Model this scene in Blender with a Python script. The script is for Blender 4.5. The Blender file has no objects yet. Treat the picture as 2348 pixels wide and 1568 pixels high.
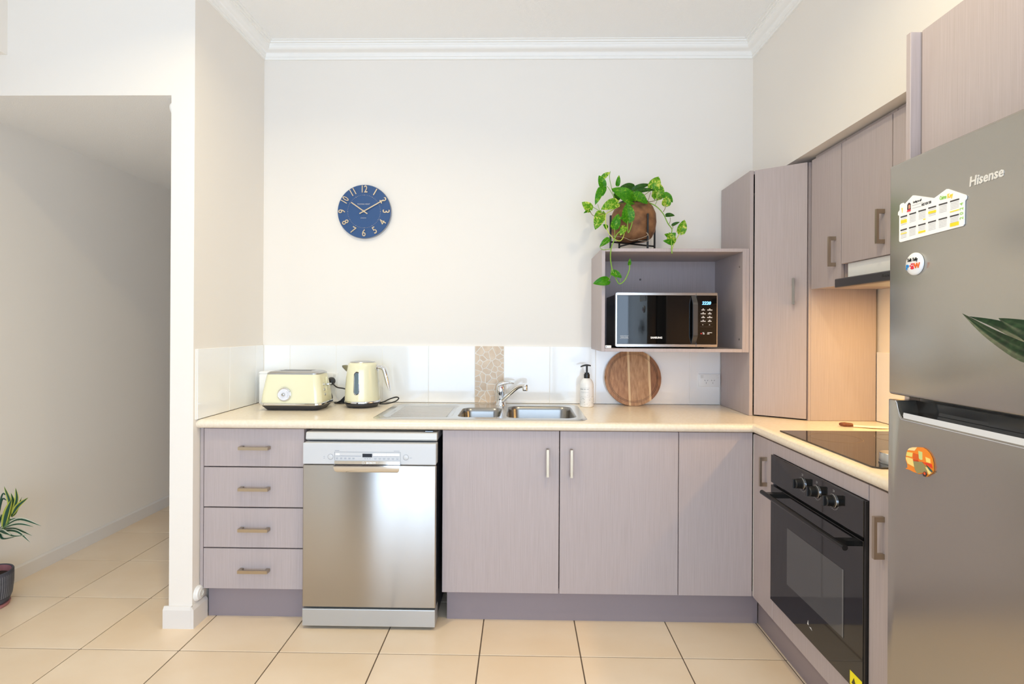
import bpy, bmesh, math, random
from mathutils import Vector, Matrix
import numpy as np

# ------------------------------------------------------------------ scene, camera, world, lights
sc = bpy.context.scene
col = sc.collection
PI = math.pi
F_PX, YAW, ROLL, PXC, PYC, CAM_D, CAM_H = 1211.06, .0167, .0052, 1174.0, 755.64, 2.9844, 1.3426

cam_d = bpy.data.cameras.new('camera')
cam = bpy.data.objects.new('camera', cam_d); col.objects.link(cam)
cam_d.sensor_fit = 'HORIZONTAL'; cam_d.sensor_width = 36.0
cam_d.lens = 36.0 * F_PX / 2348.0
cam_d.shift_y = -(784.0 - PYC) / 2348.0
cam_d.clip_start = .02
cam.matrix_world = (Matrix.Translation((0, -CAM_D, CAM_H)) @ Matrix.Rotation(YAW, 4, 'Z')
                    @ Matrix.Rotation(PI / 2, 4, 'X') @ Matrix.Rotation(ROLL, 4, 'Z'))
sc.camera = cam

sc.view_settings.view_transform = 'Standard'
sc.view_settings.look = 'None'
sc.view_settings.gamma = 1.0
sc.view_settings.use_curve_mapping = False
sc.view_settings.exposure = -.02
sc.cycles.use_denoising = True
sc.cycles.max_bounces = 12
sc.cycles.diffuse_bounces = 9
sc.cycles.adaptive_threshold = .02
sc.cycles.sample_clamp_indirect = 8.0
sc.cycles.caustics_reflective = False

world = bpy.data.worlds.new('world'); sc.world = world
world.use_nodes = True
wbg = world.node_tree.nodes['Background']
wbg.inputs[0].default_value = (.60, .775, 1.0, 1); wbg.inputs[1].default_value = 2.1

def light(name, kind, loc, energy, color, size=None, size_y=None, rot=(0, 0, 0), spread=None, shape=None):
    d = bpy.data.lights.new(name, kind); o = bpy.data.objects.new(name, d); col.objects.link(o)
    o.location = loc; o.rotation_euler = rot; d.energy = energy; d.color = color
    if kind == 'AREA':
        d.shape = shape or ('RECTANGLE' if size_y else 'DISK')
        d.size = size
        if size_y: d.size_y = size_y
        if spread: d.spread = spread
    return o
WIN_X0, WIN_X1, WIN_Z1, REAR_Y = -1.75, 1.6, 2.35, -5.0
CEIL_Z = 2.947
# daylight through the rear glass doors
light('window_rear_offscreen', 'AREA', ((WIN_X0 + WIN_X1) / 2, REAR_Y - .12, WIN_Z1 / 2 + .02), 120, (.60, .775, 1.0),
      WIN_X1 - WIN_X0, WIN_Z1, rot=(PI / 2, 0, 0))
DOWNLIGHTS = [(-1.0, -1.4), (.6, -1.8)]

# ------------------------------------------------------------------ helpers
def at(u, v, ax, val):
    u -= PXC; v -= PYC
    c, s = math.cos(ROLL), math.sin(ROLL); u, v = c * u + s * v, -s * u + c * v
    xr, yf, z = u / F_PX, 1.0, -v / F_PX
    c, s = math.cos(YAW), math.sin(YAW)
    d = Vector((c * xr - s * yf, s * xr + c * yf, z)); o = Vector((0, -CAM_D, CAM_H)); i = 'xyz'.index(ax)
    return o + d * ((val - o[i]) / d[i])

def lin(c):
    return tuple(((x / 255 / 12.92) if x / 255 <= .04045 else ((x / 255 + .055) / 1.055) ** 2.4) for x in c)

def N(nt, t, **kw):
    n = nt.nodes.new(t)
    for k, v in kw.items():
        if k in n.inputs: n.inputs[k].default_value = v
        else: setattr(n, k, v)
    return n

MATS = {}
def mat(name, rgb, rough=.5, metal=0.0, spec=.5, emit=None, emit_s=0.0, trans=0.0, coat=0.0, bump=0.0, bscale=200, aniso=0.0, ior=1.5):
    if name in MATS: return MATS[name]
    m = bpy.data.materials.new(name); m.use_nodes = True
    nt = m.node_tree; b = nt.nodes['Principled BSDF']
    b.inputs['Base Color'].default_value = (*lin(rgb), 1)
    b.inputs['Roughness'].default_value = rough
    b.inputs['Metallic'].default_value = metal
    b.inputs['Specular IOR Level'].default_value = spec
    b.inputs['IOR'].default_value = ior
    b.inputs['Transmission Weight'].default_value = trans
    b.inputs['Coat Weight'].default_value = coat
    b.inputs['Coat Roughness'].default_value = .05
    if emit:
        b.inputs['Emission Color'].default_value = (*lin(emit), 1)
        b.inputs['Emission Strength'].default_value = emit_s
    if aniso:
        b.inputs['Anisotropic'].default_value = aniso
        b.inputs['Anisotropic Rotation'].default_value = .25
        t = N(nt, 'ShaderNodeTangent', direction_type='RADIAL', axis='Z')
        nt.links.new(t.outputs[0], b.inputs['Tangent'])
    if bump:
        tc = N(nt, 'ShaderNodeTexCoord'); no = N(nt, 'ShaderNodeTexNoise', Scale=bscale, Detail=2.0)
        nt.links.new(tc.outputs['Object'], no.inputs['Vector'])
        bp = N(nt, 'ShaderNodeBump', Strength=bump, Distance=.002)
        nt.links.new(no.outputs['Fac'], bp.inputs['Height']); nt.links.new(bp.outputs[0], b.inputs['Normal'])
    MATS[name] = m
    return m

def varied(name, rgb_a, rgb_b, rough=.5, scale=(1, 1, 1), nscale=5.0, detail=4.0, lo=.3, hi=.7, metal=0.0, spec=.5, rand=0.0, bump=0.0, coat=0.0):
    """two-tone procedural material from stretched noise"""
    m = mat(name, rgb_a, rough, metal, spec, coat=coat)
    nt = m.node_tree; b = nt.nodes['Principled BSDF']
    tc = N(nt, 'ShaderNodeTexCoord'); mp = N(nt, 'ShaderNodeMapping'); mp.inputs['Scale'].default_value = scale
    nt.links.new(tc.outputs['Object'], mp.inputs['Vector'])
    no = N(nt, 'ShaderNodeTexNoise', Scale=nscale, Detail=detail)
    if rand:
        oi = N(nt, 'ShaderNodeObjectInfo'); no.noise_dimensions = '4D'
        mu = N(nt, 'ShaderNodeMath', operation='MULTIPLY'); mu.inputs[1].default_value = 37.0
        nt.links.new(oi.outputs['Random'], mu.inputs[0]); nt.links.new(mu.outputs[0], no.inputs['W'])
    nt.links.new(mp.outputs[0], no.inputs['Vector'])
    cr = N(nt, 'ShaderNodeValToRGB')
    cr.color_ramp.elements[0].position = lo; cr.color_ramp.elements[0].color = (*lin(rgb_a), 1)
    cr.color_ramp.elements[1].position = hi; cr.color_ramp.elements[1].color = (*lin(rgb_b), 1)
    nt.links.new(no.outputs['Fac'], cr.inputs[0])
    out = cr.outputs[0]
    if rand:
        hs = N(nt, 'ShaderNodeHueSaturation')
        mr = N(nt, 'ShaderNodeMapRange'); mr.inputs['To Min'].default_value = 1 - rand; mr.inputs['To Max'].default_value = 1 + rand
        nt.links.new(oi.outputs['Random'], mr.inputs[0]); nt.links.new(mr.outputs[0], hs.inputs['Value'])
        nt.links.new(out, hs.inputs['Color']); out = hs.outputs[0]
    nt.links.new(out, b.inputs['Base Color'])
    if bump:
        bp = N(nt, 'ShaderNodeBump', Strength=bump, Distance=.002)
        nt.links.new(no.outputs['Fac'], bp.inputs['Height']); nt.links.new(bp.outputs[0], b.inputs['Normal'])
    return m

def link_obj(name, me, m=None, parent=None):
    o = bpy.data.objects.new(name, me); col.objects.link(o)
    if m is not None and len(me.materials) == 0: me.materials.append(m)
    if parent is not None:
        o.parent = parent; o.matrix_parent_inverse = world_mat(parent).inverted()
    return o
def world_mat(o):
    m = o.matrix_basis.copy()
    if o.parent: m = world_mat(o.parent) @ o.matrix_parent_inverse @ m
    return m

def obj(name, bm, m, parent=None, smooth=False, angle=None):
    me = bpy.data.meshes.new(name)
    bmesh.ops.recalc_face_normals(bm, faces=bm.faces)
    bm.to_mesh(me); bm.free()
    if smooth:
        me.polygons.foreach_set('use_smooth', [True] * len(me.polygons))
        me.set_sharp_from_angle(angle=math.radians(angle or 40))
    return link_obj(name, me, m, parent)

def B(): return bmesh.new()

def box(bm, x0, x1, y0, y1, z0, z1, bev=0.0, seg=2):
    vs = [bm.verts.new((x, y, z)) for z in (z0, z1) for y in (y0, y1) for x in (x0, x1)]
    fs = [(0, 1, 3, 2), (4, 6, 7, 5), (0, 4, 5, 1), (2, 3, 7, 6), (0, 2, 6, 4), (1, 5, 7, 3)]
    faces = [bm.faces.new([vs[i] for i in f]) for f in fs]
    if bev:
        es = {e for f in faces for e in f.edges}
        bmesh.ops.bevel(bm, geom=list(es), offset=bev, segments=seg, profile=.5, affect='EDGES', clamp_overlap=True)
    return bm

def prism(bm, pts, ax, a, b, bev=0.0):
    """extrude a closed 2D outline along axis ax from a to b. 2D coords are the other two axes in xyz order"""
    def P(p, t):
        return {'x': (t, p[0], p[1]), 'y': (p[0], t, p[1]), 'z': (p[0], p[1], t)}[ax]
    v0 = [bm.verts.new(P(p, a)) for p in pts]; v1 = [bm.verts.new(P(p, b)) for p in pts]
    n = len(pts)
    f = [bm.faces.new(v0[::-1]), bm.faces.new(v1)]
    for i in range(n): f.append(bm.faces.new((v0[i], v0[(i + 1) % n], v1[(i + 1) % n], v1[i])))
    if bev:
        es = [e for e in f[1].edges] + [e for e in f[0].edges]
        bmesh.ops.bevel(bm, geom=es, offset=bev, segments=2, profile=.5, affect='EDGES', clamp_overlap=True)
    return bm

def lathe(bm, prof, cx, cy, cz=0, n=48, ax='z', cap=True):
    rings = []
    for r, h in prof:
        ring = []
        for k in range(n):
            a = 2 * PI * k / n; p, q = r * math.cos(a), r * math.sin(a)
            ring.append(bm.verts.new({'z': (cx + p, cy + q, cz + h), 'y': (cx + p, cy + h, cz + q), 'x': (cx + h, cy + p, cz + q)}[ax]))
        rings.append(ring)
    for a, b in zip(rings, rings[1:]):
        for k in range(n): bm.faces.new((a[k], a[(k + 1) % n], b[(k + 1) % n], b[k]))
    if cap:
        bm.faces.new(rings[0][::-1]); bm.faces.new(rings[-1])
    return bm

def catmull(pts, sub=6):
    pts = [Vector(p) for p in pts]
    if len(pts) < 3: return pts
    q = [2 * pts[0] - pts[1]] + pts + [2 * pts[-1] - pts[-2]]; out = []
    for i in range(1, len(q) - 2):
        for k in range(sub):
            t = k / sub; a, b, c, d = q[i - 1], q[i], q[i + 1], q[i + 2]
            out.append(.5 * ((2 * b) + (c - a) * t + (2 * a - 5 * b + 4 * c - d) * t * t + (3 * b - a - 3 * c + d) * t ** 3))
    out.append(pts[-1]); return out

def tube(bm, pts, r, n=8, smooth=0, r1=None):
    pts = catmull(pts, smooth) if smooth else [Vector(p) for p in pts]
    m = len(pts); rings = []; up = Vector((0, 0, 1))
    prev = None
    for i, p in enumerate(pts):
        t = (pts[min(i + 1, m - 1)] - pts[max(i - 1, 0)]).normalized()
        if prev is None:
            a = t.cross(up if abs(t.z) < .95 else Vector((1, 0, 0))).normalized()
        else:
            a = (prev - t * prev.dot(t)).normalized()
        prev = a; b = t.cross(a)
        rr = r if r1 is None else r + (r1 - r) * i / (m - 1)
        rings.append([bm.verts.new(p + rr * (math.cos(2 * PI * k / n) * a + math.sin(2 * PI * k / n) * b)) for k in range(n)])
    for a, b in zip(rings, rings[1:]):
        for k in range(n): bm.faces.new((a[k], a[(k + 1) % n], b[(k + 1) % n], b[k]))
    bm.faces.new(rings[0][::-1]); bm.faces.new(rings[-1])
    return bm

def rrect(x0, x1, y0, y1, r, n=5):
    out = []
    for cx, cy, a0 in ((x1 - r, y1 - r, 0), (x0 + r, y1 - r, 90), (x0 + r, y0 + r, 180), (x1 - r, y0 + r, 270)):
        for k in range(n + 1):
            a = math.radians(a0 + 90 * k / n); out.append((cx + r * math.cos(a), cy + r * math.sin(a)))
    return out

def loft(bm, loops, cap0=True, cap1=True):
    R = [[bm.verts.new(p) for p in L] for L in loops]; n = len(R[0])
    for a, b in zip(R, R[1:]):
        for k in range(n): bm.faces.new((a[k], a[(k + 1) % n], b[(k + 1) % n], b[k]))
    if cap0: bm.faces.new(R[0][::-1])
    if cap1: bm.faces.new(R[-1])
    return bm

_fonts = {}
def text(name, body, size, m, parent, origin, xdir, ydir, depth=.0006, align='CENTER', shear=0.0, bold=0.0, xs=1.0, res=2):
    """flat lettering as mesh: xdir is the reading direction, ydir up"""
    c = bpy.data.curves.new(name, 'FONT'); c.body = body; c.size = size; c.extrude = depth
    c.align_x = align; c.align_y = 'CENTER'; c.shear = shear; c.resolution_u = res; c.offset = bold
    o = bpy.data.objects.new(name, c); col.objects.link(o)
    dg = bpy.context.evaluated_depsgraph_get(); dg.update()
    me = bpy.data.meshes.new_from_object(o.evaluated_get(dg))
    bpy.data.objects.remove(o); bpy.data.curves.remove(c)
    xd, yd = Vector(xdir).normalized(), Vector(ydir).normalized(); zd = xd.cross(yd)
    M = Matrix.Translation(origin) @ Matrix((xd, yd, zd)).transposed().to_4x4() @ Matrix.Diagonal((xs, 1, 1, 1))
    me.transform(M); me.materials.clear()
    me.name = name
    return link_obj(name, me, m, parent)

def thing(name, label, cat, loc=(0, 0, 0), group=None):
    o = bpy.data.objects.new(name, None); col.objects.link(o); o.location = loc
    o.empty_display_size = .05
    return tag(o, label, cat, group)
def tag(o, label, cat, group=None):
    o['label'] = label; o['category'] = cat
    if group: o['group'] = group
    return o
def struct(name, bm, m, label=None, parent=None, smooth=False):
    o = obj(name, bm, m, parent, smooth); o['kind'] = 'structure'
    if label: o['label'] = label; 
    if label: o['category'] = name.split('_')[0]
    return o

# ------------------------------------------------------------------ materials
WALL = mat('wall_paint', (237, 232, 225), .75, spec=.25, bump=.05, bscale=400)
CEIL = mat('ceiling_paint', (246, 246, 245), .85, spec=.2, bump=.55, bscale=260)
TRIM = mat('cornice_white', (245, 244, 241), .5, spec=.35)
SKIRT = mat('skirting_paint', (226, 222, 218), .5, spec=.4)
GROUT = mat('floor_grout', (98, 84, 72), .9)
FTILE = varied('floor_tile', (231, 208, 178), (240, 222, 198), .28, (1, 1.6, 1), 2.2, 4, .3, .7, rand=.025, spec=.45)
WOOD = varied('wood_laminate', (171, 159, 158), (185, 174, 175), .42, (130, 130, 1.2), 5.0, 6, .3, .72, spec=.35)
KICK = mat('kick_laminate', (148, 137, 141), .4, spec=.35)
EDGE = WOOD
COUNTER = varied('worktop_laminate', (234, 221, 200), (239, 228, 210), .24, (1, 1, 1), 90, 3, .35, .65, spec=.5)
STILE = mat('white_wall_tile', (242, 243, 243), .06, spec=.55, bump=.03, bscale=8)
SGROUT = mat('white_grout', (240, 236, 228), .8)
STONE = varied('mosaic_stone', (205, 182, 156), (217, 198, 175), .45, (1, 1, 1), 30, 4, .35, .65, rand=.05)
STEEL = mat('brushed_steel', (186, 183, 179), .30, 1.0, aniso=.9)
STEEL2 = mat('satin_steel', (190, 189, 186), .3, 1.0)
SINK_SHADED = mat('sink_steel_shaded', (150, 148, 145), .26, 1.0); SINK_LIT = mat('sink_steel_lit', (214, 212, 208), .22, 1.0)  # one steel in two tones: shade painted into bowls, sheen into rim and drainer
CHROME = mat('chrome', (225, 226, 228), .04, 1.0)
SILVER = mat('silver_plastic', (206, 208, 211), .4, .1)
HANDLE = mat('satin_nickel', (186, 172, 152), .30, 1.0)
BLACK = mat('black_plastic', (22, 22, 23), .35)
BLACKG = mat('black_glass', (9, 9, 10), .03, spec=.6)
OVENG = mat('oven_glass', (20, 20, 21), .05, spec=.7)
DARK = mat('dark_grey_plastic', (58, 58, 62), .4)
CREAM = mat('cream_enamel', (232, 229, 196), .18, spec=.5, coat=.4)
WHITEP = mat('white_plastic', (240, 240, 238), .3)
FRIDGE = mat('fridge_inox', (176, 170, 160), .22, .85)
WHITE = mat('white_print', (250, 249, 247), .4)

# ------------------------------------------------------------------ the setting
XL, XR, XB = -1.468, 1.655, 1.2954          # kitchen left wall, right wall, bulkhead face
LX, YP, ZL = -1.574, -.6386, 2.3866         # corridor side of the pier, pier front, lintel
XC = -2.662                                 # corridor / living left wall
ZS = 2.153                                  # bulkhead soffit
FARY = 3.6

fl = struct('floor', box(B(), XC, XR, REAR_Y, FARY, -.08, -.0035), GROUT, 'beige ceramic tiled floor with dark grout lines')
GX, GY, GP = -1.8333, -.8092, .4173
tile_me = None
for i in range(-3, 10):
    for j in range(-12, 13):
        x0, x1 = GX + i * GP + .0025, GX + (i + 1) * GP - .0025
        y0, y1 = GY + j * GP + .0025, GY + (j + 1) * GP - .0025
        cx0, cx1, cy0, cy1 = max(x0, XC), min(x1, XR), max(y0, REAR_Y), min(y1, FARY)
        if cx1 - cx0 < .02 or cy1 - cy0 < .02: continue
        if cy0 > .05 and cx0 > LX: continue
        if (cx0, cx1, cy0, cy1) == (x0, x1, y0, y1):
            if tile_me is None:
                w = GP / 2 - .0025
                t = obj('tile', box(B(), -w, w, -w, w, -.012, 0, .0012, 1), FTILE); tile_me = t.data
            else:
                t = bpy.data.objects.new('tile', tile_me); col.objects.link(t)
            t.location = ((x0 + x1) / 2, (y0 + y1) / 2, 0); t.parent = fl
        else:
            mx, my = (cx0 + cx1) / 2, (cy0 + cy1) / 2
            t = obj('tile', box(B(), cx0 - mx, cx1 - mx, cy0 - my, cy1 - my, -.012, 0, .0012, 1), FTILE, fl)
            t.location = (mx, my, 0)

struct('ceiling', box(B(), XC, XR, REAR_Y, .1, CEIL_Z, CEIL_Z + .1), CEIL, 'white textured ceiling')
wb = struct('wall_back', box(B(), XL - .02, XR, 0, .1, 0, CEIL_Z), WALL, 'cream painted back wall above the sink')
# pier wall between kitchen and corridor, continued over the opening as the header
bm = B(); box(bm, LX, XL, YP, FARY, 0, CEIL_Z)
wl = struct('wall_left', bm, WALL, 'cream side wall ending in a narrow pier')
bm = B(); prism(bm, [(YP, ZL), (YP, CEIL_Z), (YP + .1, CEIL_Z), (YP + .1, ZL + .1), (YP + .004, ZL + .1), (YP + .004, ZL)], 'x', XC, LX)
struct('wall_header', bm, WALL, 'cream wall over the corridor opening')
struct('ceiling_corridor', box(B(), XC, LX, YP + .004, FARY, ZL, ZL + .1), CEIL, 'lower white ceiling of the corridor')
struct('wall_corridor', box(B(), XC - .1, XC, REAR_Y, FARY, 0, CEIL_Z), WALL, 'long cream wall of the corridor')
struct('wall_corridor_end', box(B(), XC, LX, FARY, FARY + .1, 0, ZL), WALL, 'cream wall closing the far end of the corridor')
bm = box(B(), XR, XR + .1, REAR_Y, 0, 0, CEIL_Z)
struct('wall_right', bm, WALL, 'cream wall behind the cooktop and fridge')
struct('wall_bulkhead', box(B(), XB, XR, -2.45, 0, ZS, CEIL_Z), WALL, 'cream bulkhead over the wall cabinets')
struct('wall_beam', box(B(), XC, -2.3238, -3.2, YP, 2.5703, CEIL_Z), WALL, 'cream beam under the ceiling beside the corridor opening')
# rear wall with glass doors
bm = B()
box(bm, XC, WIN_X0, REAR_Y - .1, REAR_Y, 0, CEIL_Z); box(bm, WIN_X1, XR, REAR_Y - .1, REAR_Y, 0, CEIL_Z)
box(bm, WIN_X0, WIN_X1, REAR_Y - .1, REAR_Y, WIN_Z1, CEIL_Z)
struct('wall_rear', bm, WALL, 'cream wall around the glass sliding doors')
bm = B(); fw = .05
for x in (WIN_X0, (WIN_X0 * 2 + WIN_X1) / 3, (WIN_X0 + 2 * WIN_X1) / 3, WIN_X1 - fw):
    box(bm, x, x + fw, REAR_Y - .07, REAR_Y - .02, 0, WIN_Z1)
box(bm, WIN_X0, WIN_X1, REAR_Y - .07, REAR_Y - .02, 0, .06); box(bm, WIN_X0, WIN_X1, REAR_Y - .07, REAR_Y - .02, WIN_Z1 - .05, WIN_Z1)
wn = struct('window_1', bm, mat('window_frame_alu', (205, 205, 205), .4, .5), 'aluminium framed sliding glass doors')
gm = bpy.data.materials.new('window_glass'); gm.use_nodes = True
g = gm.node_tree; g.nodes.clear()
tr = g.nodes.new('ShaderNodeBsdfTransparent'); gl = g.nodes.new('ShaderNodeBsdfGlossy'); gl.inputs['Roughness'].default_value = .02
mx = g.nodes.new('ShaderNodeMixShader'); mx.inputs[0].default_value = .06; ou = g.nodes.new('ShaderNodeOutputMaterial')
g.links.new(tr.outputs[0], mx.inputs[1]); g.links.new(gl.outputs[0], mx.inputs[2]); g.links.new(mx.outputs[0], ou.inputs[0])
for k in range(3):
    a = WIN_X0 + (WIN_X1 - WIN_X0) * k / 3 + fw; b = WIN_X0 + (WIN_X1 - WIN_X0) * (k + 1) / 3
    obj('pane', box(B(), a, b - (fw if k == 2 else 0), REAR_Y - .048, REAR_Y - .042, .06, WIN_Z1 - .05), gm, wn)

# cornice: profile (out from wall, height) swept round left wall, back wall and bulkhead
prof = [(0, -.0805), (.010, -.0805), (.010, -.066), (.014, -.066), (.0145, -.062)]
for k in range(7):
    a = k / 6; prof.append((.016 + .012 * (1 - math.cos(a * PI / 2)), -.060 + .016 * math.sin(a * PI / 2)))
for k in range(1, 7):
    a = k / 6 * PI / 2; prof.append((.028 + .026 * math.sin(a), -.044 + .023 * (1 - math.cos(a))))
prof += [(.057, -.0205), (.057, -.012), (.068, -.012), (.068, -.004), (.080, -.004), (.080, 0.0)]
def cornice(name, path, flip):
    bm = B(); rings = []
    for k, (px_, py_) in enumerate(path):
        # offset direction = miter of inward normals
        def nrm(i):
            a, b = Vector(path[i]), Vector(path[i + 1]); d = (b - a).normalized(); return Vector((d.y, -d.x)) * flip
        if k == 0: n = nrm(0)
        elif k == len(path) - 1: n = nrm(k - 1)
        else:
            n1, n2 = nrm(k - 1), nrm(k); n = (n1 + n2); n = n / n.dot(n1)
        rings.append([bm.verts.new((px_ + n.x * o, py_ + n.y * o, CEIL_Z + h)) for o, h in prof])
    for a, b in zip(rings, rings[1:]):
        for i in range(len(prof) - 1): bm.faces.new((a[i], a[i + 1], b[i + 1], b[i]))
    o = struct(name, bm, TRIM, 'white stepped plaster cornice round the kitchen ceiling', smooth=True)
    return o
cornice('trim_1', [(-2.3238, YP), (XL, YP), (XL, 0), (XB, 0), (XB, -2.45)], 1)

# skirtings
bm = B(); sk = [(0, 0), (.015, 0), (.015, .082), (.006, .096), (0, .096)]
prism(bm, [(YP - p, z) for p, z in sk], 'x', LX - .018, XL + .004)
prism(bm, [(XL + p, z) for p, z in sk], 'y', YP - .014, -.545)
struct('baseboard_left', bm, SKIRT, 'white skirting wrapped round the foot of the pier')
bm = B(); prism(bm, [(XC + p, z) for p, z in [(0, 0), (.014, 0), (.014, .07), (.004, .078), (0, .078)]], 'y', -2.5, FARY)
struct('baseboard_corridor', bm, SKIRT, 'white skirting along the corridor wall')

# splashback tiles (parts of the walls they are stuck on)
TZ0, TZ1 = .929, 1.2478
struct_g = obj('grout', box(B(), XL, 1.119, -.0065, 0, TZ0, TZ1 - .001), SGROUT, wb)
def wtile(bm_args, parent):
    return obj('tile', box(B(), *bm_args, .0012, 1), STILE, parent)
xs = [-1.457, -1.3089, -1.046, -.7831, -.5202, -.2573]
g_ = .0012
for a, b in zip(xs, xs[1:]): wtile((a + g_, b - g_, -.009, -.001, TZ0, TZ1), wb)
xs = [-.0945, .1643, .4017 + .02, .685, .9484, 1.117]
for a, b in zip(xs, xs[1:]): wtile((a + g_, b - g_, -.009, -.001, TZ0, TZ1), wb)
obj('grout', box(B(), XL, XL + .0065, -.625, 0, TZ0, TZ1 - .001), SGROUT, wl)
ys = [-.622, -.359, -.0965, -.0095]
for a, b in zip(ys, ys[1:]): wtile((XL + .001, XL + .009, a + g_, b - g_, TZ0, TZ1), wl)
wr = bpy.data.objects['wall_right']
ys = [-1.525, -1.27, -1.01, -.75, -.512]
for a, b in zip(ys, ys[1:]): wtile((XR - .009, XR - .001, a + g_, b - g_, TZ0, TZ1), wr)

# broken-stone mosaic strip: voronoi cells clipped to the strip, each stone its own piece
random.seed(11)
mx0, mx1, mz0, mz1 = -.2563, -.0957, TZ0, TZ1
seeds = []
while len(seeds) < 46:
    p = (random.uniform(mx0, mx1), random.uniform(mz0, mz1))
    if all((p[0] - q[0]) ** 2 + (p[1] - q[1]) ** 2 > .018 ** 2 for q in seeds): seeds.append(p)
    elif random.random() < .004: seeds.append(p)
def clip(poly, nx, nz, d):
    out = []
    for a, b in zip(poly, poly[1:] + poly[:1]):
        da, db = nx * a[0] + nz * a[1] - d, nx * b[0] + nz * b[1] - d
        if da <= 0: out.append(a)
        if (da < 0 < db) or (db < 0 < da):
            t = da / (da - db); out.append((a[0] + t * (b[0] - a[0]), a[1] + t * (b[1] - a[1])))
    return out
for s in seeds:
    poly = [(mx0, mz0), (mx1, mz0), (mx1, mz1), (mx0, mz1)]
    for q in seeds:
        if q is s: continue
        nx, nz = q[0] - s[0], q[1] - s[1]; L = math.hypot(nx, nz); nx /= L; nz /= L
        d = nx * (s[0] + q[0]) / 2 + nz * (s[1] + q[1]) / 2 - random.uniform(.0014, .0030)
        poly = clip(poly, nx, nz, d)
        if len(poly) < 3: break
    if len(poly) >= 3:
        obj('mosaic_stone', prism(B(), poly, 'y', -.0085, -.003), STONE, wb)

# ------------------------------------------------------------------ cabinet helpers
YF, XF = -.592, 1.047
DT = .017
def handle_bar(parent, p0, p1, out, m=HANDLE, w=.011, proud=.030, t=.0085):
    """flat bar pull: p0, p1 end centres on the door face, out = unit vector off the face"""
    p0, p1, out = Vector(p0), Vector(p1), Vector(out)
    ax = (p1 - p0).normalized(); sd = ax.cross(out); L = (p1 - p0).length
    bm = B(); e = .015
    ol_ = [(0, 0), (0, proud), (L, proud), (L, 0), (L - e, 0), (L - e, proud - t), (e, proud - t), (e, 0)]
    A = [bm.verts.new(p0 + ax * a + out * b - sd * w / 2) for a, b in ol_]; C = [bm.verts.new(p0 + ax * a + out * b + sd * w / 2) for a, b in ol_]
    n = len(ol_)
    for k in range(n): bm.faces.new((A[k], A[(k + 1) % n], C[(k + 1) % n], C[k]))
    for V_ in (A, C):
        bm.faces.new((V_[0], V_[1], V_[6], V_[7])); bm.faces.new((V_[1], V_[2], V_[5], V_[6])); bm.faces.new((V_[2], V_[3], V_[4], V_[5]))
    return obj('handle', bm, m, parent)
def back_door(parent, x0, x1, z0, z1, name='door', y=YF):
    return obj(name, box(B(), x0, x1, y, y + DT, z0, z1, .0012, 1), WOOD, parent)
def side_door(parent, y0, y1, z0, z1, name='door', x=XF):
    return obj(name, box(B(), x, x + DT, y0, y1, z0, z1, .0012, 1), WOOD, parent)
def carcass_back(parent, x0, x1, z0=.148, z1=.884):
    t = .016; bm = B()
    box(bm, x0, x0 + t, YF + DT + .003, -.02, z0, z1); box(bm, x1 - t, x1, YF + DT + .003, -.02, z0, z1)
    box(bm, x0 + t, x1 - t, YF + DT + .003, -.02, z0, z0 + t); box(bm, x0 + t, x1 - t, -.03, -.02, z0 + t, z1)
    return obj('carcass', bm, EDGE, parent)

# drawer unit
dr = thing('drawer_cabinet', 'mauve wood-grain base cabinet with four drawers beside the dishwasher', 'cabinet', (-1.22, -.3, 0))
obj('end_panel', box(B(), -1.4645, -1.4505, YF + .004, -.02, .152, .886), WOOD, dr)
carcass_back(dr, -1.449, -.985)
for z0, z1 in ((.7115, .8845), (.5265, .7065), (.341, .521), (.1525, .3355)):
    d = obj('drawer', box(B(), -1.4461, -.9855, YF, YF + DT, z0, z1, .0012, 1), WOOD, dr)
    zc = {.7115: .799, .5265: .613, .341: .428, .1525: .241}[z0]
    handle_bar(d, (-1.275, YF, zc), (-1.139, YF, zc), (0, -1, 0), w=.014)
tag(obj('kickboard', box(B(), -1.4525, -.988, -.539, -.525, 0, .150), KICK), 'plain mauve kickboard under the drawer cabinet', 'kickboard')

# sink cabinet
sk_ = thing('sink_cabinet', 'mauve wood-grain two-door base cabinet under the sink', 'cabinet', (.18, -.3, 0))
carcass_back(sk_, -.352, .7135)
d = back_door(sk_, -.352, .1762, .149, .8845); handle_bar(d, (.1236, YF, .683), (.1236, YF, .806), (0, -1, 0))
d = back_door(sk_, .1802, .7128, .149, .8845); handle_bar(d, (.2305, YF, .681), (.2305, YF, .805), (0, -1, 0))
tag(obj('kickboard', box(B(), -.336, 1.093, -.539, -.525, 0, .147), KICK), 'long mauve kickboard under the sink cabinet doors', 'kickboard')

# corner cabinet (bi-fold door round the inner corner)
cc = thing('corner_cabinet', 'mauve wood-grain corner base cabinet with a folding door beside the oven', 'cabinet', (1.1, -.3, 0))
obj('carcass', box(B(), .7155, .7315, YF + DT + .003, -.02, .148, .884), EDGE, cc)
back_door(cc, .7160, 1.0445, .149, .8845, 'door')
d = side_door(cc, -.7795, -.6005, .149, .882, 'door')
handle_bar(d, (XF, -.722, .683), (XF, -.722, .806), (-1, 0, 0))
obj('hinge_strip', box(B(), 1.0475, 1.0535, -.5995, -.5925, .152, .878), SKIRT, cc)
obj('carcass_panel', box(B(), XF + DT + .003, 1.62, -.779, -.763, .148, .884), EDGE, cc)

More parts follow.
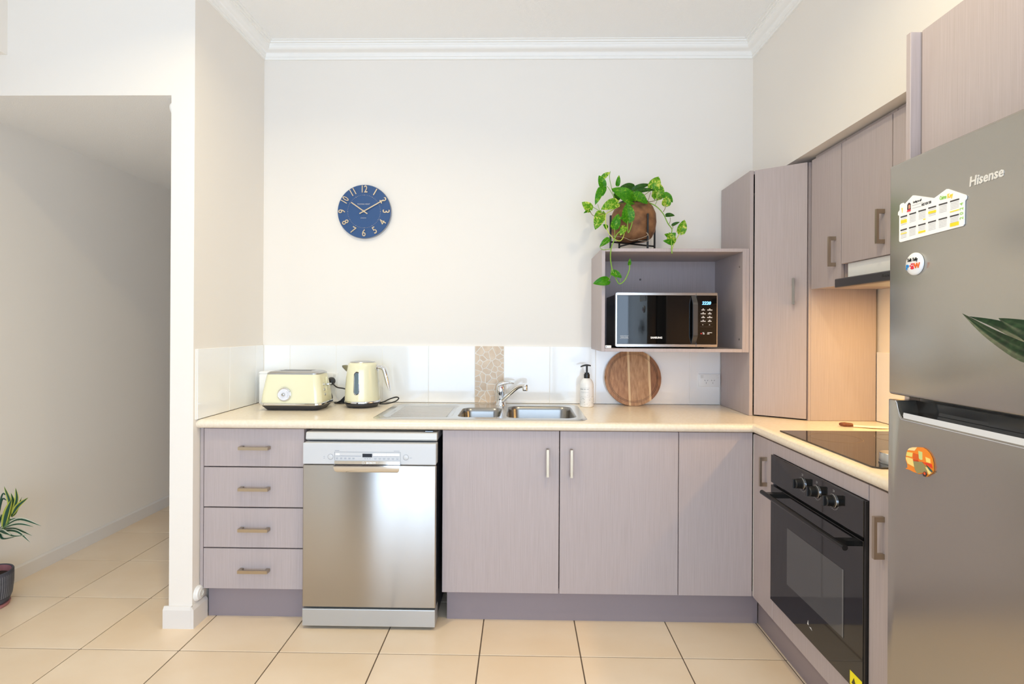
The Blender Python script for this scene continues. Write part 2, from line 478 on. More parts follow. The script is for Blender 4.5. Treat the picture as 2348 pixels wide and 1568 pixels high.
# oven housing, end cabinet
oh = thing('oven_cabinet', 'mauve wood-grain oven housing with narrow filler rails', 'cabinet', (1.3, -1.08, 0))
side_door(oh, -1.3795, -.7815, .8335, .882, 'top_rail'); side_door(oh, -1.3795, -.7815, .149, .2335, 'bottom_rail')
bm = B()
box(bm, XF + DT + .003, 1.62, -.7975, -.7815, .148, .884); box(bm, XF + DT + .003, 1.62, -1.3795, -1.3635, .148, .884)
box(bm, XF + DT + .003, 1.62, -1.3635, -.7975, .148, .164)
obj('carcass', bm, EDGE, oh)
ec = thing('end_cabinet', 'narrow mauve wood-grain base cabinet between the oven and the fridge', 'cabinet', (1.3, -1.45, 0))
d = side_door(ec, -1.5255, -1.3835, .149, .882); handle_bar(d, (XF, -1.446, .688), (XF, -1.446, .810), (-1, 0, 0))
bm = B(); box(bm, XF + DT + .003, 1.62, -1.3995, -1.3835, .148, .884); box(bm, XF + DT + .003, 1.62, -1.5255, -1.5095, .148, .884)
box(bm, XF + DT + .003, 1.62, -1.5095, -1.3995, .148, .164)
obj('carcass', bm, EDGE, ec)
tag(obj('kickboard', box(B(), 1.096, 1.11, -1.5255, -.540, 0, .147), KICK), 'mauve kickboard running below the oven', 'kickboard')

# ------------------------------------------------------------------ worktop (L shape with the sink cut out)
bm = B()
CT, CB_ = .927, .888
HX0, HX1, HY0, HY1 = -.670, .290, -.530, -.108
cells = []
xsn = [XL + .0095, HX0, HX1, 1.05, XR - .0095]; ysn = [-.01, HY1, HY0, -.60, -1.5255]
def keep(i, j):
    if j == 3: return i == 3
    return not (i == 1 and j == 1)
V = {}
def vv(i, j, k):
    if (i, j, k) not in V: V[(i, j, k)] = bm.verts.new((xsn[i], ysn[j], (CB_, CT)[k]))
    return V[(i, j, k)]
K = {(i, j) for i in range(4) for j in range(4) if keep(i, j)}
for i, j in K:
    bm.faces.new([vv(i, j, 1), vv(i + 1, j, 1), vv(i + 1, j + 1, 1), vv(i, j + 1, 1)])
    bm.faces.new([vv(i, j, 0), vv(i, j + 1, 0), vv(i + 1, j + 1, 0), vv(i + 1, j, 0)])
    for di, dj, a, b in ((-1, 0, (i, j), (i, j + 1)), (1, 0, (i + 1, j), (i + 1, j + 1)), (0, -1, (i, j), (i + 1, j)), (0, 1, (i, j + 1), (i + 1, j + 1))):
        if (i + di, j + dj) not in K:
            bm.faces.new([vv(*a, 0), vv(*b, 0), vv(*b, 1), vv(*a, 1)])
hh = (CT - CB_) / 2; zc = (CT + CB_) / 2
def nose(o):   # rounded postformed edge: list of (out, z)
    return [(o * .020 * math.cos(a), zc + hh * math.sin(a)) for a in [math.radians(90 - 180 * k / 10) for k in range(11)]]
# mitred sweep: along y=-.60 then down x=1.05
P = [(XL + .0005, -.60), (1.05, -.60), (1.05, -1.5255)]
rings = []
for k, (px_, py_) in enumerate(P):
    n = [Vector((0, -1)), Vector((-1, -1)), Vector((-1, 0))][k]
    rings.append([bm.verts.new((px_ + n.x * o, py_ + n.y * o, z)) for o, z in nose(1)])
for a, b in zip(rings, rings[1:]):
    for i in range(10): bm.faces.new((a[i], a[i + 1], b[i + 1], b[i]))
bm.faces.new(rings[0]); bm.faces.new(rings[-1])
wt = obj('worktop', bm, COUNTER, None, True, 50)
tag(wt, 'cream laminate L-shaped kitchen worktop with rounded front edge', 'worktop')

# ------------------------------------------------------------------ sink and tap
SX0, SX1, SY0, SY1, SZ = -.69, .312, -.567, -.055, .9295
sink = thing('kitchen_sink', 'stainless steel one-and-a-half bowl sink with drainer set in the worktop', 'sink', ((SX0 + SX1) / 2, -.31, CT))
def bowl(x0, x1, y0, y1, dep, r):
    bm = B(); L = []
    top = rrect(x0, x1, y0, y1, r, 6)
    for off, z in ((0, SZ + .0005), (.006, SZ - .006), (.010, SZ - .02), (.016, SZ - dep + .02), (.030, SZ - dep)):
        L.append([(x, y, z) for x, y in rrect(x0 + off, x1 - off, y0 + off, y1 - off, max(r - off * .5, .015), 6)])
    loft(bm, L, False, True)
    return obj('bowl', bm, SINK_SHADED, sink, True, 60)
B1 = (-.300, -.095, -.505, -.205); B2 = (-.068, .268, -.518, -.130)
bowl(*B1, .12, .045); bowl(*B2, .16, .06)
DRN = (-.655, -.325, -.520, -.110)
# rim sheet: outer rounded rectangle with openings, made as a filled face set
bm = B()
def ring_edges(pts, z):
    vs = [bm.verts.new((x, y, z)) for x, y in pts]; return [bm.edges.new((vs[i], vs[(i + 1) % len(vs)])) for i in range(len(vs))], vs
eo, vo = ring_edges(rrect(SX0 + .012, SX1 - .012, SY0 + .012, SY1 - .012, .05, 6), SZ + .002)
e1, _ = ring_edges(rrect(*B1, .045, 6), SZ + .0005); e2, _ = ring_edges(rrect(*B2, .06, 6), SZ + .0005); e3, _ = ring_edges(rrect(*DRN, .05, 6), SZ + .0005)
bmesh.ops.triangle_fill(bm, edges=eo + e1 + e2 + e3, use_beauty=True)
outer = [bm.verts.new((x, y, CT + .0004)) for x, y in rrect(SX0, SX1, SY0, SY1, .055, 6)]
for i in range(len(vo)): bm.faces.new((vo[i], vo[(i + 1) % len(vo)], outer[(i + 1) % len(vo)], outer[i]))
obj('rim', bm, SINK_LIT, sink, True, 50)
bm = B()
L = [[(x, y, z) for x, y in rrect(DRN[0] + o, DRN[1] - o, DRN[2] + o, DRN[3] - o, .05 - o * .5, 6)] for o, z in ((0, SZ + .0005), (.012, SZ - .006))]
loft(bm, L, False, True)
obj('drainer', bm, SINK_LIT, sink, True, 60)
for k in range(15):
    y = -.490 + k * .0245
    w = DRN[1] - DRN[0]; bm = B()
    prism(bm, [(y - .007, SZ - .0062), (y - .004, SZ - .0032), (y + .004, SZ - .0032), (y + .007, SZ - .0062)], 'x', DRN[0] + .03, DRN[1] - .03)
    obj('ridge', bm, SINK_LIT, sink, True, 60)
for cx, cy, dz in ((-.198, -.355, .12), (.10, -.325, .16)):
    obj('drain_grate', lathe(B(), [(.04, -dz + .001 + SZ), (.04, -dz + .004 + SZ), (.02, -dz + .003 + SZ)], cx, cy, n=24), CHROME, sink, True)
    obj('drain_shade_disc', lathe(B(), [(.018, -dz + .0042 + SZ), (.018, -dz + .0048 + SZ)], cx, cy, n=20), BLACK, sink)  # black disc paints in the shade of the drain hole

tap = thing('mixer_tap', 'chrome single-lever mixer tap standing behind the sink bowls', 'tap', (-.107, -.09, SZ))
tx, ty = -.108, -.092
obj('body', lathe(B(), [(.029, SZ + .0008), (.029, SZ + .006), (.025, SZ + .010), (.025, .975), (.0262, .977), (.0262, 1.018), (.024, 1.036), (.017, 1.050), (.004, 1.056)], tx, ty, n=32), CHROME, tap, True, 50)
bm = B(); 
Ls = []
for t in np.linspace(0, 1, 9):
    cx = tx - .012 + .085 * t; cz = 1.040 + .020 * math.sin(min(1, t * 1.25) * PI / 2) - .010 * t * t
    w = .024 * (1 - t) ** .5 * (1 if t < .9 else .8) + .006; h = .013 * (1 - t) + .0035
    Ls.append([(cx, ty - .25 * .085 * t + w * math.cos(a), cz + h * math.sin(a)) for a in np.linspace(0, 2 * PI, 14, endpoint=False)])
loft(bm, Ls); obj('lever', bm, CHROME, tap, True, 60)
obj('temperature_mark', lathe(B(), [(.0055, 0), (.004, -.0015)], tx + .008, ty - .0262, 1.028, n=14, ax='y'), mat('red_mark', (150, 20, 30), .3), tap)
sp = [Vector((tx + .012, ty - .018, .958)), Vector((tx + .045, ty - .045, .992)), Vector((tx + .085, ty - .075, 1.030)), Vector((tx + .108, ty - .092, 1.043)), Vector((tx + .128, ty - .105, 1.045))]
obj('spout', tube(B(), sp, .0125, 16, 6, .0105), CHROME, tap, True, 60)
e = sp[-1]
obj('aerator', lathe(B(), [(.0135, -.022), (.0145, -.018), (.0145, .006), (.012, .010)], e.x + .004, e.y - .003, e.z - .002, n=24), CHROME, tap, True, 50)

# ------------------------------------------------------------------ dishwasher
DX0, DX1, DY = -.9725, -.3735, -.6404
dw = thing('dishwasher', 'freestanding stainless steel dishwasher between the drawers and sink cabinet', 'dishwasher', (-.673, -.34, 0))
obj('body', box(B(), DX0 + .006, DX1 - .004, -.585, -.035, .03, .842, .003, 1), DARK, dw)
obj('lid', prism(B(), [(-.606, .838), (-.618, .846), (-.613, .872), (-.606, .876), (-.04, .876), (-.04, .838)], 'x', DX0 + .004, DX1 - .001, .003), mat('lid_silver', (208, 207, 204), .4, .1), dw)
cp = obj('control_panel', box(B(), DX0 + .001, DX1 - .001, DY, -.586, .737, .832, .004, 2), SILVER, dw)
dd = obj('door', box(B(), DX0, DX1, DY + .002, -.586, .097, .735, .006, 2), STEEL, dw, True, 60)
obj('plinth', box(B(), DX0 + .001, DX1 - .002, DY + .001, -.56, .014, .091, .003, 2), mat('plinth_steel', (196, 198, 199), .42, .7), dw)
for x in (DX0 + .035, DX1 - .035):
    obj('foot', lathe(B(), [(.016, 0), (.016, .012), (.01, .016)], x, DY + .045, n=16), BLACK, dw)
for x in (DX0 + .05, DX1 - .05):
    obj('foot', lathe(B(), [(.016, 0), (.016, .012), (.008, .032)], x, -.1, n=16), BLACK, dw)
# handle scoop with chrome strip
x0, x1 = -.828, -.533
bm = B()
yo = DY
Ls = []
for z, o, ins in ((.7365, .016, 0), (.725, .017, .001), (.712, .013, .004), (.704, .006, .012), (.7035, .000, .016)):
    Ls.append([(x0 + ins, yo - o, z), (x1 - ins, yo - o, z), (x1 - ins, yo + .004, z), (x0 + ins, yo + .004, z)])
loft(bm, Ls)
obj('handle', bm, CHROME, dw, True, 40)
st = obj('chrome_strip', box(B(), x0, x1, DY - .0035, DY + .001, .7375, .7545, .0008, 1), CHROME, cp)
text('lettering', 'BOSCH', .0125, WHITE, st, (-.664, DY - .0042, .7455), (1, 0, 0), (0, 0, 1), bold=.0004)
obj('logo_ring', lathe(B(), [(.0056, 0), (.0056, -.0006), (.0044, -.0006), (.0044, 0)], -.6985, DY - .0037, .7455, n=20, ax='y', cap=False), WHITE, st)
GREYP = mat('grey_print', (150, 158, 172), .5)
bm = B()
for a, b, c, d in ((x0, x1, .7925, .7935), (x0, x0 + .001, .756, .7925), (x1 - .001, x1, .756, .7925)): box(bm, a, b, DY - .0006, DY + .001, c, d)
obj('fascia_outline', bm, mat('outline_grey', (120, 128, 140), .5), cp)
obj('display', box(B(), -.703, -.660, DY - .0012, DY + .001, .7705, .786), mat('display_dark', (28, 38, 52), .15), cp)
obj('button', box(B(), x0 + .004, x0 + .022, DY - .0008, DY + .001, .7775, .7865), WHITE, cp)
obj('underline', box(B(), x0 + .004, -.708, DY - .0008, DY + .001, .7745, .7762), GREYP, cp)
for k in range(6):
    a = -.655 + k * .0197
    obj('button', box(B(), a, a + .0185, DY - .0008, DY + .001, .7755, .7865), WHITE, cp)
obj('underline', box(B(), -.655, -.5375, DY - .0008, DY + .001, .7735, .7752), GREYP, cp)
bm = B()
for k in range(5): box(bm, x0 + .006 + k * .0185, x0 + .016 + k * .0185, DY - .0005, DY + .001, .7655, .7672); box(bm, x0 + .006 + k * .0185, x0 + .015 + k * .0185, DY - .0005, DY + .001, .7615, .7635)
for k in range(6): box(bm, -.651 + k * .0197, -.640 + k * .0197, DY - .0005, DY + .001, .7655, .7672); box(bm, -.650 + k * .0197, -.641 + k * .0197, DY - .0005, DY + .001, .7605, .7622)
box(bm, x0 + .001, x0 + .021, DY - .0005, DY + .001, .7985, .8005); box(bm, x1 - .030, x1 - .004, DY - .0005, DY + .001, .7975, .799)
box(bm, -.878, -.872, DY - .0005, DY + .001, .771, .7725); box(bm, -.878, -.872, DY - .0005, DY + .001, .764, .7655); box(bm, -.492, -.482, DY - .0005, DY + .001, .768, .7695)
obj('small_print', bm, GREYP, cp)['kind'] = 'stuff'
for k in range(3): obj('indicator', box(B(), -.694 + k * .011, -.689 + k * .011, DY - .0006, DY + .001, .7635, .7648), mat('indicator_dark', (70, 78, 90), .4), cp)
for x in (-.8465, -.509):
    obj('push_button', lathe(B(), [(.0122, .0005), (.0122, -.0006), (.0108, -.0006), (.0108, -.002), (.009, -.0026)], x, DY, .771, n=28, ax='y'), SILVER, cp, True, 30)
    obj('button_ring', lathe(B(), [(.0128, .0004), (.0128, -.0008), (.0117, -.0008), (.0117, .0004)], x, DY, .771, n=28, ax='y', cap=False), mat('ring_grey', (150, 152, 158), .4), cp)
latch = obj('cavity_bracket', prism(B(), [(-.43, -.60), (-.395, -.602), (-.392, -.585), (-.405, -.570), (-.432, -.578)], 'z', .8785, .8815), mat('galvanised', (170, 180, 190), .35, .8), dw)
# bracket that fixes the machine to the worktop

# ------------------------------------------------------------------ corner pantry on the worktop
pz0, pz1 = CT + .001, 2.127
pa = thing('corner_pantry', 'tall wood-grain corner cupboard standing on the worktop beside the microwave shelf', 'cupboard', (1.38, -.25, CT))
obj('side_panel', box(B(), 1.119, 1.136, -.38, -.0105, pz0, pz1, .0008, 1), WOOD, pa)
obj('side_panel', box(B(), 1.345, XR - .0105, -.512, -.496, pz0, pz1, .0008, 1), WOOD, pa)
obj('top_panel', prism(B(), [(1.137, -.012), (1.137, -.372), (1.352, -.494), (XR - .0115, -.494), (XR - .0115, -.012)], 'z', pz1 - .017, pz1 - .001), WOOD, pa)
a_, b_ = Vector((1.1405, -.3835)), Vector((1.327, -.5095))
dn = (b_ - a_).normalized(); nn = Vector((dn.y, -dn.x)); 
if nn.y > 0: nn = -nn
bm = B(); prism(bm, [tuple(a_), tuple(b_), tuple(b_ - nn * .017), tuple(a_ - nn * .017)], 'z', pz0 + .006, pz1)
d = obj('door', bm, WOOD, pa)
hp = a_ + dn * ((b_ - a_).length * .765)
handle_bar(d, (hp.x, hp.y, 1.468), (hp.x, hp.y, 1.589), (nn.x, nn.y, 0), CHROME)
obj('filler', box(B(), 1.334, 1.344, -.512, -.5, pz0, pz1 - .001), WOOD, pa)

# ------------------------------------------------------------------ wall cabinets over the cooktop
OX = 1.335
def wall_cab(name, label, y0, y1, z0, hz=None, hy=None, nm='door'):
    t = thing(name, label, 'cabinet', (1.5, (y0 + y1) / 2, z0))
    bm = B(); box(bm, OX + DT + .002, XR - .002, y0, y1, z0 + .003, 2.148)
    obj('carcass', bm, WOOD, t)
    d = obj('door', box(B(), OX, OX + DT, y0 + .0015, y1 - .0015, z0, 2.128, .0012, 1), WOOD, t)
    if hz: handle_bar(d, (OX, hy, hz[0]), (OX, hy, hz[1]), (-1, 0, 0))
    return t
wall_cab('wall_cabinet', 'tall narrow wood-grain wall cabinet next to the corner cupboard', -.754, -.530, 1.5345, (1.6185, 1.745), -.716)
wall_cab('wall_cabinet', 'short wood-grain wall cabinet directly above the rangehood', -1.058, -.757, 1.6235, (1.6665, 1.793), -1.017)
wall_cab('wall_cabinet', 'wood-grain wall cabinet half hidden behind the fridge', -1.522, -1.0605, 1.6235)
# rangehood
rh = thing('rangehood', 'slide-out rangehood with dark steel front bar and white body', 'rangehood', (1.47, -1.06, 1.52))
HXF = 1.303
obj('front_bar', box(B(), HXF, HXF + .03, -1.360, -.765, 1.523, 1.560, .004, 2), mat('dark_steel', (120, 118, 118), .32, .9), rh)
obj('body', box(B(), OX + .012, XR - .012, -1.355, -.785, 1.5395, 1.622), WHITEP, rh)
obj('slide_tray', box(B(), HXF + .03, XR - .03, -1.355, -.79, 1.532, 1.539), mat('tray_grey', (200, 198, 194), .4, .3), rh)
for k in range(2):
    obj('grease_filter', box(B(), 1.36, 1.60, -1.345 + k * .285, -1.075 + k * .275, 1.527, 1.5315, .001, 1), mat('filter_alu', (190, 188, 182), .35, .8), rh)
LAMPM = mat('lamp_lens', (255, 236, 205), .4, emit=(255, 214, 150), emit_s=6.0)
obj('lamp_lens', lathe(B(), [(.03, 1.5225), (.03, 1.5265)], 1.50, -1.16, n=20), LAMPM, rh)
obj('lamp_lens', lathe(B(), [(.03, 1.5225), (.03, 1.5265)], 1.50, -.93, n=20), LAMPM, rh)
text('lettering', 'Bellini', .016, mat('grey_letter', (70, 70, 72), .4), rh, (HXF - .0005, -1.075, 1.543), (0, -1, 0), (0, 0, 1))
for y in (-1.16, -.93):
    light('rangehood_lamp', 'AREA', (1.50, y, 1.520), 3.4, (1.0, .59, .19), .06)

# tall end panel and fridge cabinet
tag(obj('fridge_divider', box(B(), XF - .002, XR - .002, -1.5455, -1.5285, 0, 2.150, .0015, 1), WOOD), 'tall wood-grain end panel between the worktop and the fridge', 'panel')
fc = thing('fridge_cabinet', 'deep wood-grain cabinet above the fridge', 'cabinet', (1.36, -1.95, 1.82))
obj('carcass', box(B(), 1.092, XR - .002, -2.352, -1.5475, 1.822, 2.150), WOOD, fc)
obj('door', box(B(), 1.072, 1.089, -1.949, -1.5495, 1.818, 2.150, .0012, 1), WOOD, fc)
obj('door', box(B(), 1.072, 1.089, -2.350, -1.952, 1.818, 2.150, .0012, 1), WOOD, fc)

# ------------------------------------------------------------------ microwave shelf
sh = thing('microwave_shelf', 'open wood-grain wall shelf box holding the microwave', 'shelf', (.75, -.19, 1.237))
bx0, bx1, bz0, bz1, by = .3965, 1.1175, 1.237, 1.745, -.38
obj('side_panel', box(B(), bx0, bx0 + .017, by, -.002, bz0, bz1, .0008, 1), WOOD, sh)
obj('side_panel', box(B(), bx1 - .033, bx1 - .016, by, -.002, bz0, bz1, .0008, 1), WOOD, sh)
obj('filler', box(B(), bx1 - .0155, bx1, by + .002, -.002, bz0, bz1), WOOD, sh)
obj('top_panel', box(B(), bx0 + .0175, bx1 - .0335, by, -.002, bz1 - .016, bz1, .0008, 1), WOOD, sh)
obj('bottom_panel', box(B(), bx0 + .0175, bx1 - .0335, by, -.002, bz0, bz0 + .016, .0008, 1), WOOD, sh)
obj('back_panel', box(B(), bx0 + .0175, bx1 - .0335, -.012, -.003, bz0 + .0165, bz1 - .0165), WOOD, sh)
CAPM = mat('screw_cap', (105, 95, 92), .5)
obj('screw_cap', lathe(B(), [(.006, 0), (.005, -.002)], .668, -.0122, 1.627, n=14, ax='y'), CAPM, sh)
for z in (1.66, 1.30): obj('screw_cap', lathe(B(), [(.005, 0), (.004, -.002)], bx1 - .0332, -.345, z, n=14, ax='x'), CAPM, sh)
def to_y(u, v, y): return at(u, v, 'y', y)

# ------------------------------------------------------------------ microwave
MY = -.352; mx0, mx1, mz0_, mz1_ = .471, .975, 1.2605, 1.530
mw = thing('microwave', 'black microwave with silver trim on the open shelf', 'microwave', ((mx0 + mx1) / 2, -.2, 1.253))
mb = obj('body', box(B(), mx0 + .006, mx1 - .006, MY + .036, -.035, mz0_ + .004, mz1_ - .006, .004, 2), mat('microwave_case', (64, 66, 72), .45, .2), mw)
bm = B()
for r in range(4):
    for c in range(5): box(bm, mx0 + .0052, mx0 + .0065, -.24 + c * .018 + r * .0, -.232 + c * .018, 1.475 + r * .0095, 1.480 + r * .0095); box(bm, mx0 + .0052, mx0 + .0065, -.24 + c * .018, -.232 + c * .018, 1.31 + r * .0095, 1.315 + r * .0095)
obj('vent_shade', bm, BLACK, mb)['kind'] = 'stuff'  # black plates on the case, vent hole shade put into their colour
mdx = .867
SILT = mat('silver_trim', (205, 198, 192), .25, .9)
fr = obj('front_frame', prism(B(), rrect(mx0, mx1, mz0_, mz1_, .008, 4), 'y', MY + .004, MY + .036), SILT, mw, True, 40)
dr_ = obj('door', prism(B(), [(mx0 + .007, mz0_ + .014), (mdx - .001, mz0_ + .014), (mdx - .001, mz1_ - .014), (mx0 + .007, mz1_ - .014)], 'y', MY - .003, MY + .0045, .001), BLACKG, mw)
cpn = obj('control_panel', prism(B(), [(mdx + .001, mz0_ + .014), (mx1 - .006, mz0_ + .014), (mx1 - .006, mz1_ - .014), (mdx + .001, mz1_ - .014)], 'y', MY - .003, MY + .0045, .001), BLACKG, mw)
obj('trim_bar', box(B(), mx0 + .004, mdx - .001, MY - .006, MY + .0035, mz1_ - .0135, mz1_ - .0015, .0008, 1), SILT, mw)
obj('trim_bar', box(B(), mx0 + .004, mdx - .001, MY - .006, MY + .0035, mz0_ + .0015, mz0_ + .0135, .0008, 1), SILT, mw)
obj('trim_bar', box(B(), mdx + .001, mx1 - .004, MY - .006, MY + .0035, mz1_ - .0135, mz1_ - .0015, .0008, 1), SILT, mw)
obj('trim_bar', box(B(), mdx + .001, mx1 - .004, MY - .006, MY + .0035, mz0_ + .0015, mz0_ + .0135, .0008, 1), SILT, mw)
hm = mat('handle_gunmetal', (98, 96, 95), .32, .8)
bm = B()
hx = mdx - .012; Ls = []
for z, o in ((mz0_ + .0145, .002), (mz0_ + .05, .030), (mz0_ + .06, .033), (mz1_ - .06, .033), (mz1_ - .05, .030), (mz1_ - .0145, .002)):
    Ls.append([(hx - .012, MY - .003 - o, z), (hx + .010, MY - .003 - o, z), (hx + .010, MY - .003 - max(o - .012, 0), z), (hx - .012, MY - .003 - max(o - .012, 0), z)])
loft(bm, Ls); obj('handle', bm, hm, dr_)
text('lettering', 'SAMSUNG', .0125, WHITE, dr_, (.672, MY - .0034, 1.306), (1, 0, 0), (0, 0, 1), bold=.0005)
bm = B(); cx = .513
box(bm, cx - .021, cx + .021, MY - .0036, MY - .003, 1.3145, 1.3152); box(bm, cx - .021, cx + .021, MY - .0036, MY - .003, 1.3015, 1.3022)
obj('print_lines', bm, WHITE, dr_)
text('lettering', 'Ceramic Inside', .0062, WHITE, dr_, (cx, MY - .0034, 1.3085), (1, 0, 0), (0, 0, 1))
LED = mat('led_digits', (60, 150, 255), .4, emit=(120, 190, 255), emit_s=2.6)
text('clock_digits', '2220', .0215, LED, cpn, (.9175, MY - .0036, 1.478), (1, 0, 0), (0, 0, 1), shear=.15, bold=.0006)
PRN = mat('panel_print', (215, 212, 208), .5)
bm = B()
for r in range(4):
    for c in range(2):
        cx, cz = (.902, .934)[c], 1.4445 - r * .0185
        w = (.009, .0125)[(r + c) % 2]
        box(bm, cx - w, cx + w, MY - .0035, MY - .003, cz - .002, cz + .002); box(bm, cx - .003, cx + .003, MY - .0035, MY - .003, cz + .0035, cz + .007)
obj('button_print', bm, PRN, cpn)
bm = B()
for r in range(5): box(bm, .887, .949, MY - .0033, MY - .003, 1.4355 - r * .0186, 1.436 - r * .0186)
obj('divider_print', bm, mat('panel_lines', (96, 88, 80), .5), cpn)
text('arrow_print', 'v', .012, PRN, cpn, (.900, MY - .0034, 1.372), (1, 0, 0), (0, 0, 1)); text('arrow_print', '^', .014, PRN, cpn, (.933, MY - .0034, 1.369), (1, 0, 0), (0, 0, 1))
obj('stop_print', box(B(), .889, .897, MY - .0035, MY - .003, 1.325, 1.331), mat('red_print', (180, 40, 40), .5), cpn)
bm = B(); box(bm, .901, .909, MY - .0035, MY - .003, 1.3245, 1.329); box(bm, .899, .907, MY - .0035, MY - .003, 1.331, 1.334); box(bm, .921, .933, MY - .0035, MY - .003, 1.3245, 1.328); box(bm, .923, .946, MY - .0035, MY - .003, 1.331, 1.334)
obj('start_print', bm, PRN, cpn)
for x in (mx0 + .06, mx1 - .06):
    for y in (MY + .06, -.07): obj('foot', lathe(B(), [(.014, 1.2531), (.012, 1.2648)], x, y, n=14), BLACK, mw)
cord = [Vector((mx1 - .004, -.10, 1.47)), Vector((1.005, -.11, 1.46)), Vector((1.024, -.12, 1.42)), Vector((1.021, -.12, 1.37)), Vector((1.004, -.10, 1.32)), Vector((.99, -.07, 1.29))]
obj('power_cord', tube(B(), cord, .0032, 8, 6), mat('grey_cord', (165, 165, 168), .5), mw, True)
# white sensor clip lying on the shelf
sc_ = obj('door_sensor', box(B(), .4165, .447, -.372, -.355, 1.2535, 1.2675, .002, 2), WHITEP, None, True)
tag(sc_, 'tiny white plastic block on the shelf beside the microwave', 'block')
obj('indicator', box(B(), .4205, .4235, -.3728, -.3715, 1.259, 1.263), BLACK, sc_)

# ------------------------------------------------------------------ oven
OXF = 1.036
ov = thing('oven', 'black glass built-in oven with three control knobs', 'oven', (1.3, -1.08, .24))
oy0, oy1 = -1.3785, -.7835
obj('body', box(B(), XF + .005, 1.58, oy0 + .03, oy1 - .03, .2345, .82), BLACK, ov)
cpo = obj('control_panel', box(B(), OXF, XF + .012, oy0 + .004, oy1, .7195, .8325, .002, 2), OVENG, ov)
odr = obj('door', box(B(), OXF, XF + .012, oy0 + .004, oy1, .2365, .7095, .002, 2), OVENG, ov)
obj('side_trim', box(B(), OXF + .002, XF + .012, oy0 - .004, oy0 + .0035, .2365, .8325), BLACK, ov)
obj('window', box(B(), OXF - .0006, OXF + .001, -1.279, -.920, .362, .580), mat('oven_window', (74, 74, 75), .05, spec=.6), odr)
obj('window_edge', box(B(), OXF - .0009, OXF + .001, -1.279, -1.272, .362, .580), mat('oven_window_edge', (104, 104, 104), .1), odr)
bm = B(); tube(bm, [(OXF - .045, oy0 + .02, .683), (OXF - .045, oy1 - .02, .683)], .009, 14)
for y in (oy0 + .065, oy1 - .065): box(bm, OXF - .048, OXF, y - .014, y + .014, .676, .692)
obj('handle', bm, mat('black_metal', (30, 30, 31), .25, .4), odr, True, 40)
for y in (-1.028, -1.122, -1.222):
    k = obj('knob', lathe(B(), [(.021, 0), (.0215, -.004), (.018, -.007), (.0165, -.026), (.014, -.029)], OXF, y, .783, n=28, ax='x'), BLACK, cpo, True, 35)
    obj('knob_ring', lathe(B(), [(.0222, .0002), (.0222, -.0035), (.0208, -.0045)], OXF, y, .783, n=28, ax='x'), CHROME, k, True, 40)
    obj('knob_grip', box(B(), OXF - .036, OXF - .027, y - .0045, y + .0045, .7665, .7995, .0015, 2), BLACK, k)
    bm = B()
    for q in range(9):
        a = math.radians(-150 + q * 15); box(bm, OXF - .0005, OXF + .0005, y + .0285 * math.cos(a) - .0011, y + .0285 * math.cos(a) + .0011, .783 + .0285 * math.sin(a) - .0011, .783 + .0285 * math.sin(a) + .0011)
    box(bm, OXF - .0005, OXF + .0005, y - .004, y + .004, .8125, .8135); box(bm, OXF - .0005, OXF + .0005, y - .004, y + .004, .8175, .8185); box(bm, OXF - .0005, OXF + .0005, y - .004, y - .003, .8135, .8175)
    obj('dial_print', bm, mat('dial_print', (170, 170, 168), .5), cpo)
bm = B()
prism(bm, [(-1.0665, .290), (-1.0755, .290), (-1.0720, .306)], 'x', OXF - .0006, OXF + .0005); prism(bm, [(-1.079, .287), (-1.098, .283), (-1.091, .290)], 'x', OXF - .0006, OXF + .0005)
obj('brand_mark', bm, mat('pale_print', (205, 205, 205), .5), odr)
stk = obj('warning_sticker', box(B(), OXF - .0008, OXF + .0005, -1.372, -1.314, .242, .284), mat('yellow_sticker', (250, 236, 20), .5), odr)
prism(bm := B(), [(-1.323, .250), (-1.345, .250), (-1.334, .271)], 'x', OXF - .0013, OXF - .0006)
obj('warning_triangle', bm, mat('warning_dark', (70, 66, 20), .5), stk)

# cooktop with its magnetic dial
hob = thing('cooktop', 'black glass cooktop with faint cooking rings set in the worktop', 'cooktop', (1.32, -1.07, CT))
pts = [(1.073, -.782), (1.590, -.782), (1.590, -1.372), (1.092, -1.372), (1.073, -1.355)]
obj('glass', prism(B(), pts, 'z', CT + .0005, CT + .005, .001), mat('hob_glass', (26, 20, 16), .04, spec=.8), hob)
RING = mat('hob_ring', (120, 100, 84), .3)
for cx, cy, r in ((1.215, -.93, .09), (1.45, -.93, .075), (1.45, -1.22, .09)):
    obj('cooking_ring', lathe(B(), [(r, CT + .0049), (r, CT + .0053), (r - .0015, CT + .0053), (r - .0015, CT + .0049)], cx, cy, n=64, cap=False), RING, hob)
dial = obj('cooktop_dial', lathe(B(), [(.036, 0), (.036, .004), (.0345, .005), (.0345, .031), (.033, .033), (.030, .0335)], 1.160, -1.318, CT + .0055, n=40), STEEL2, None, True, 40)
tag(dial, 'round steel dial resting on the cooktop glass', 'dial')

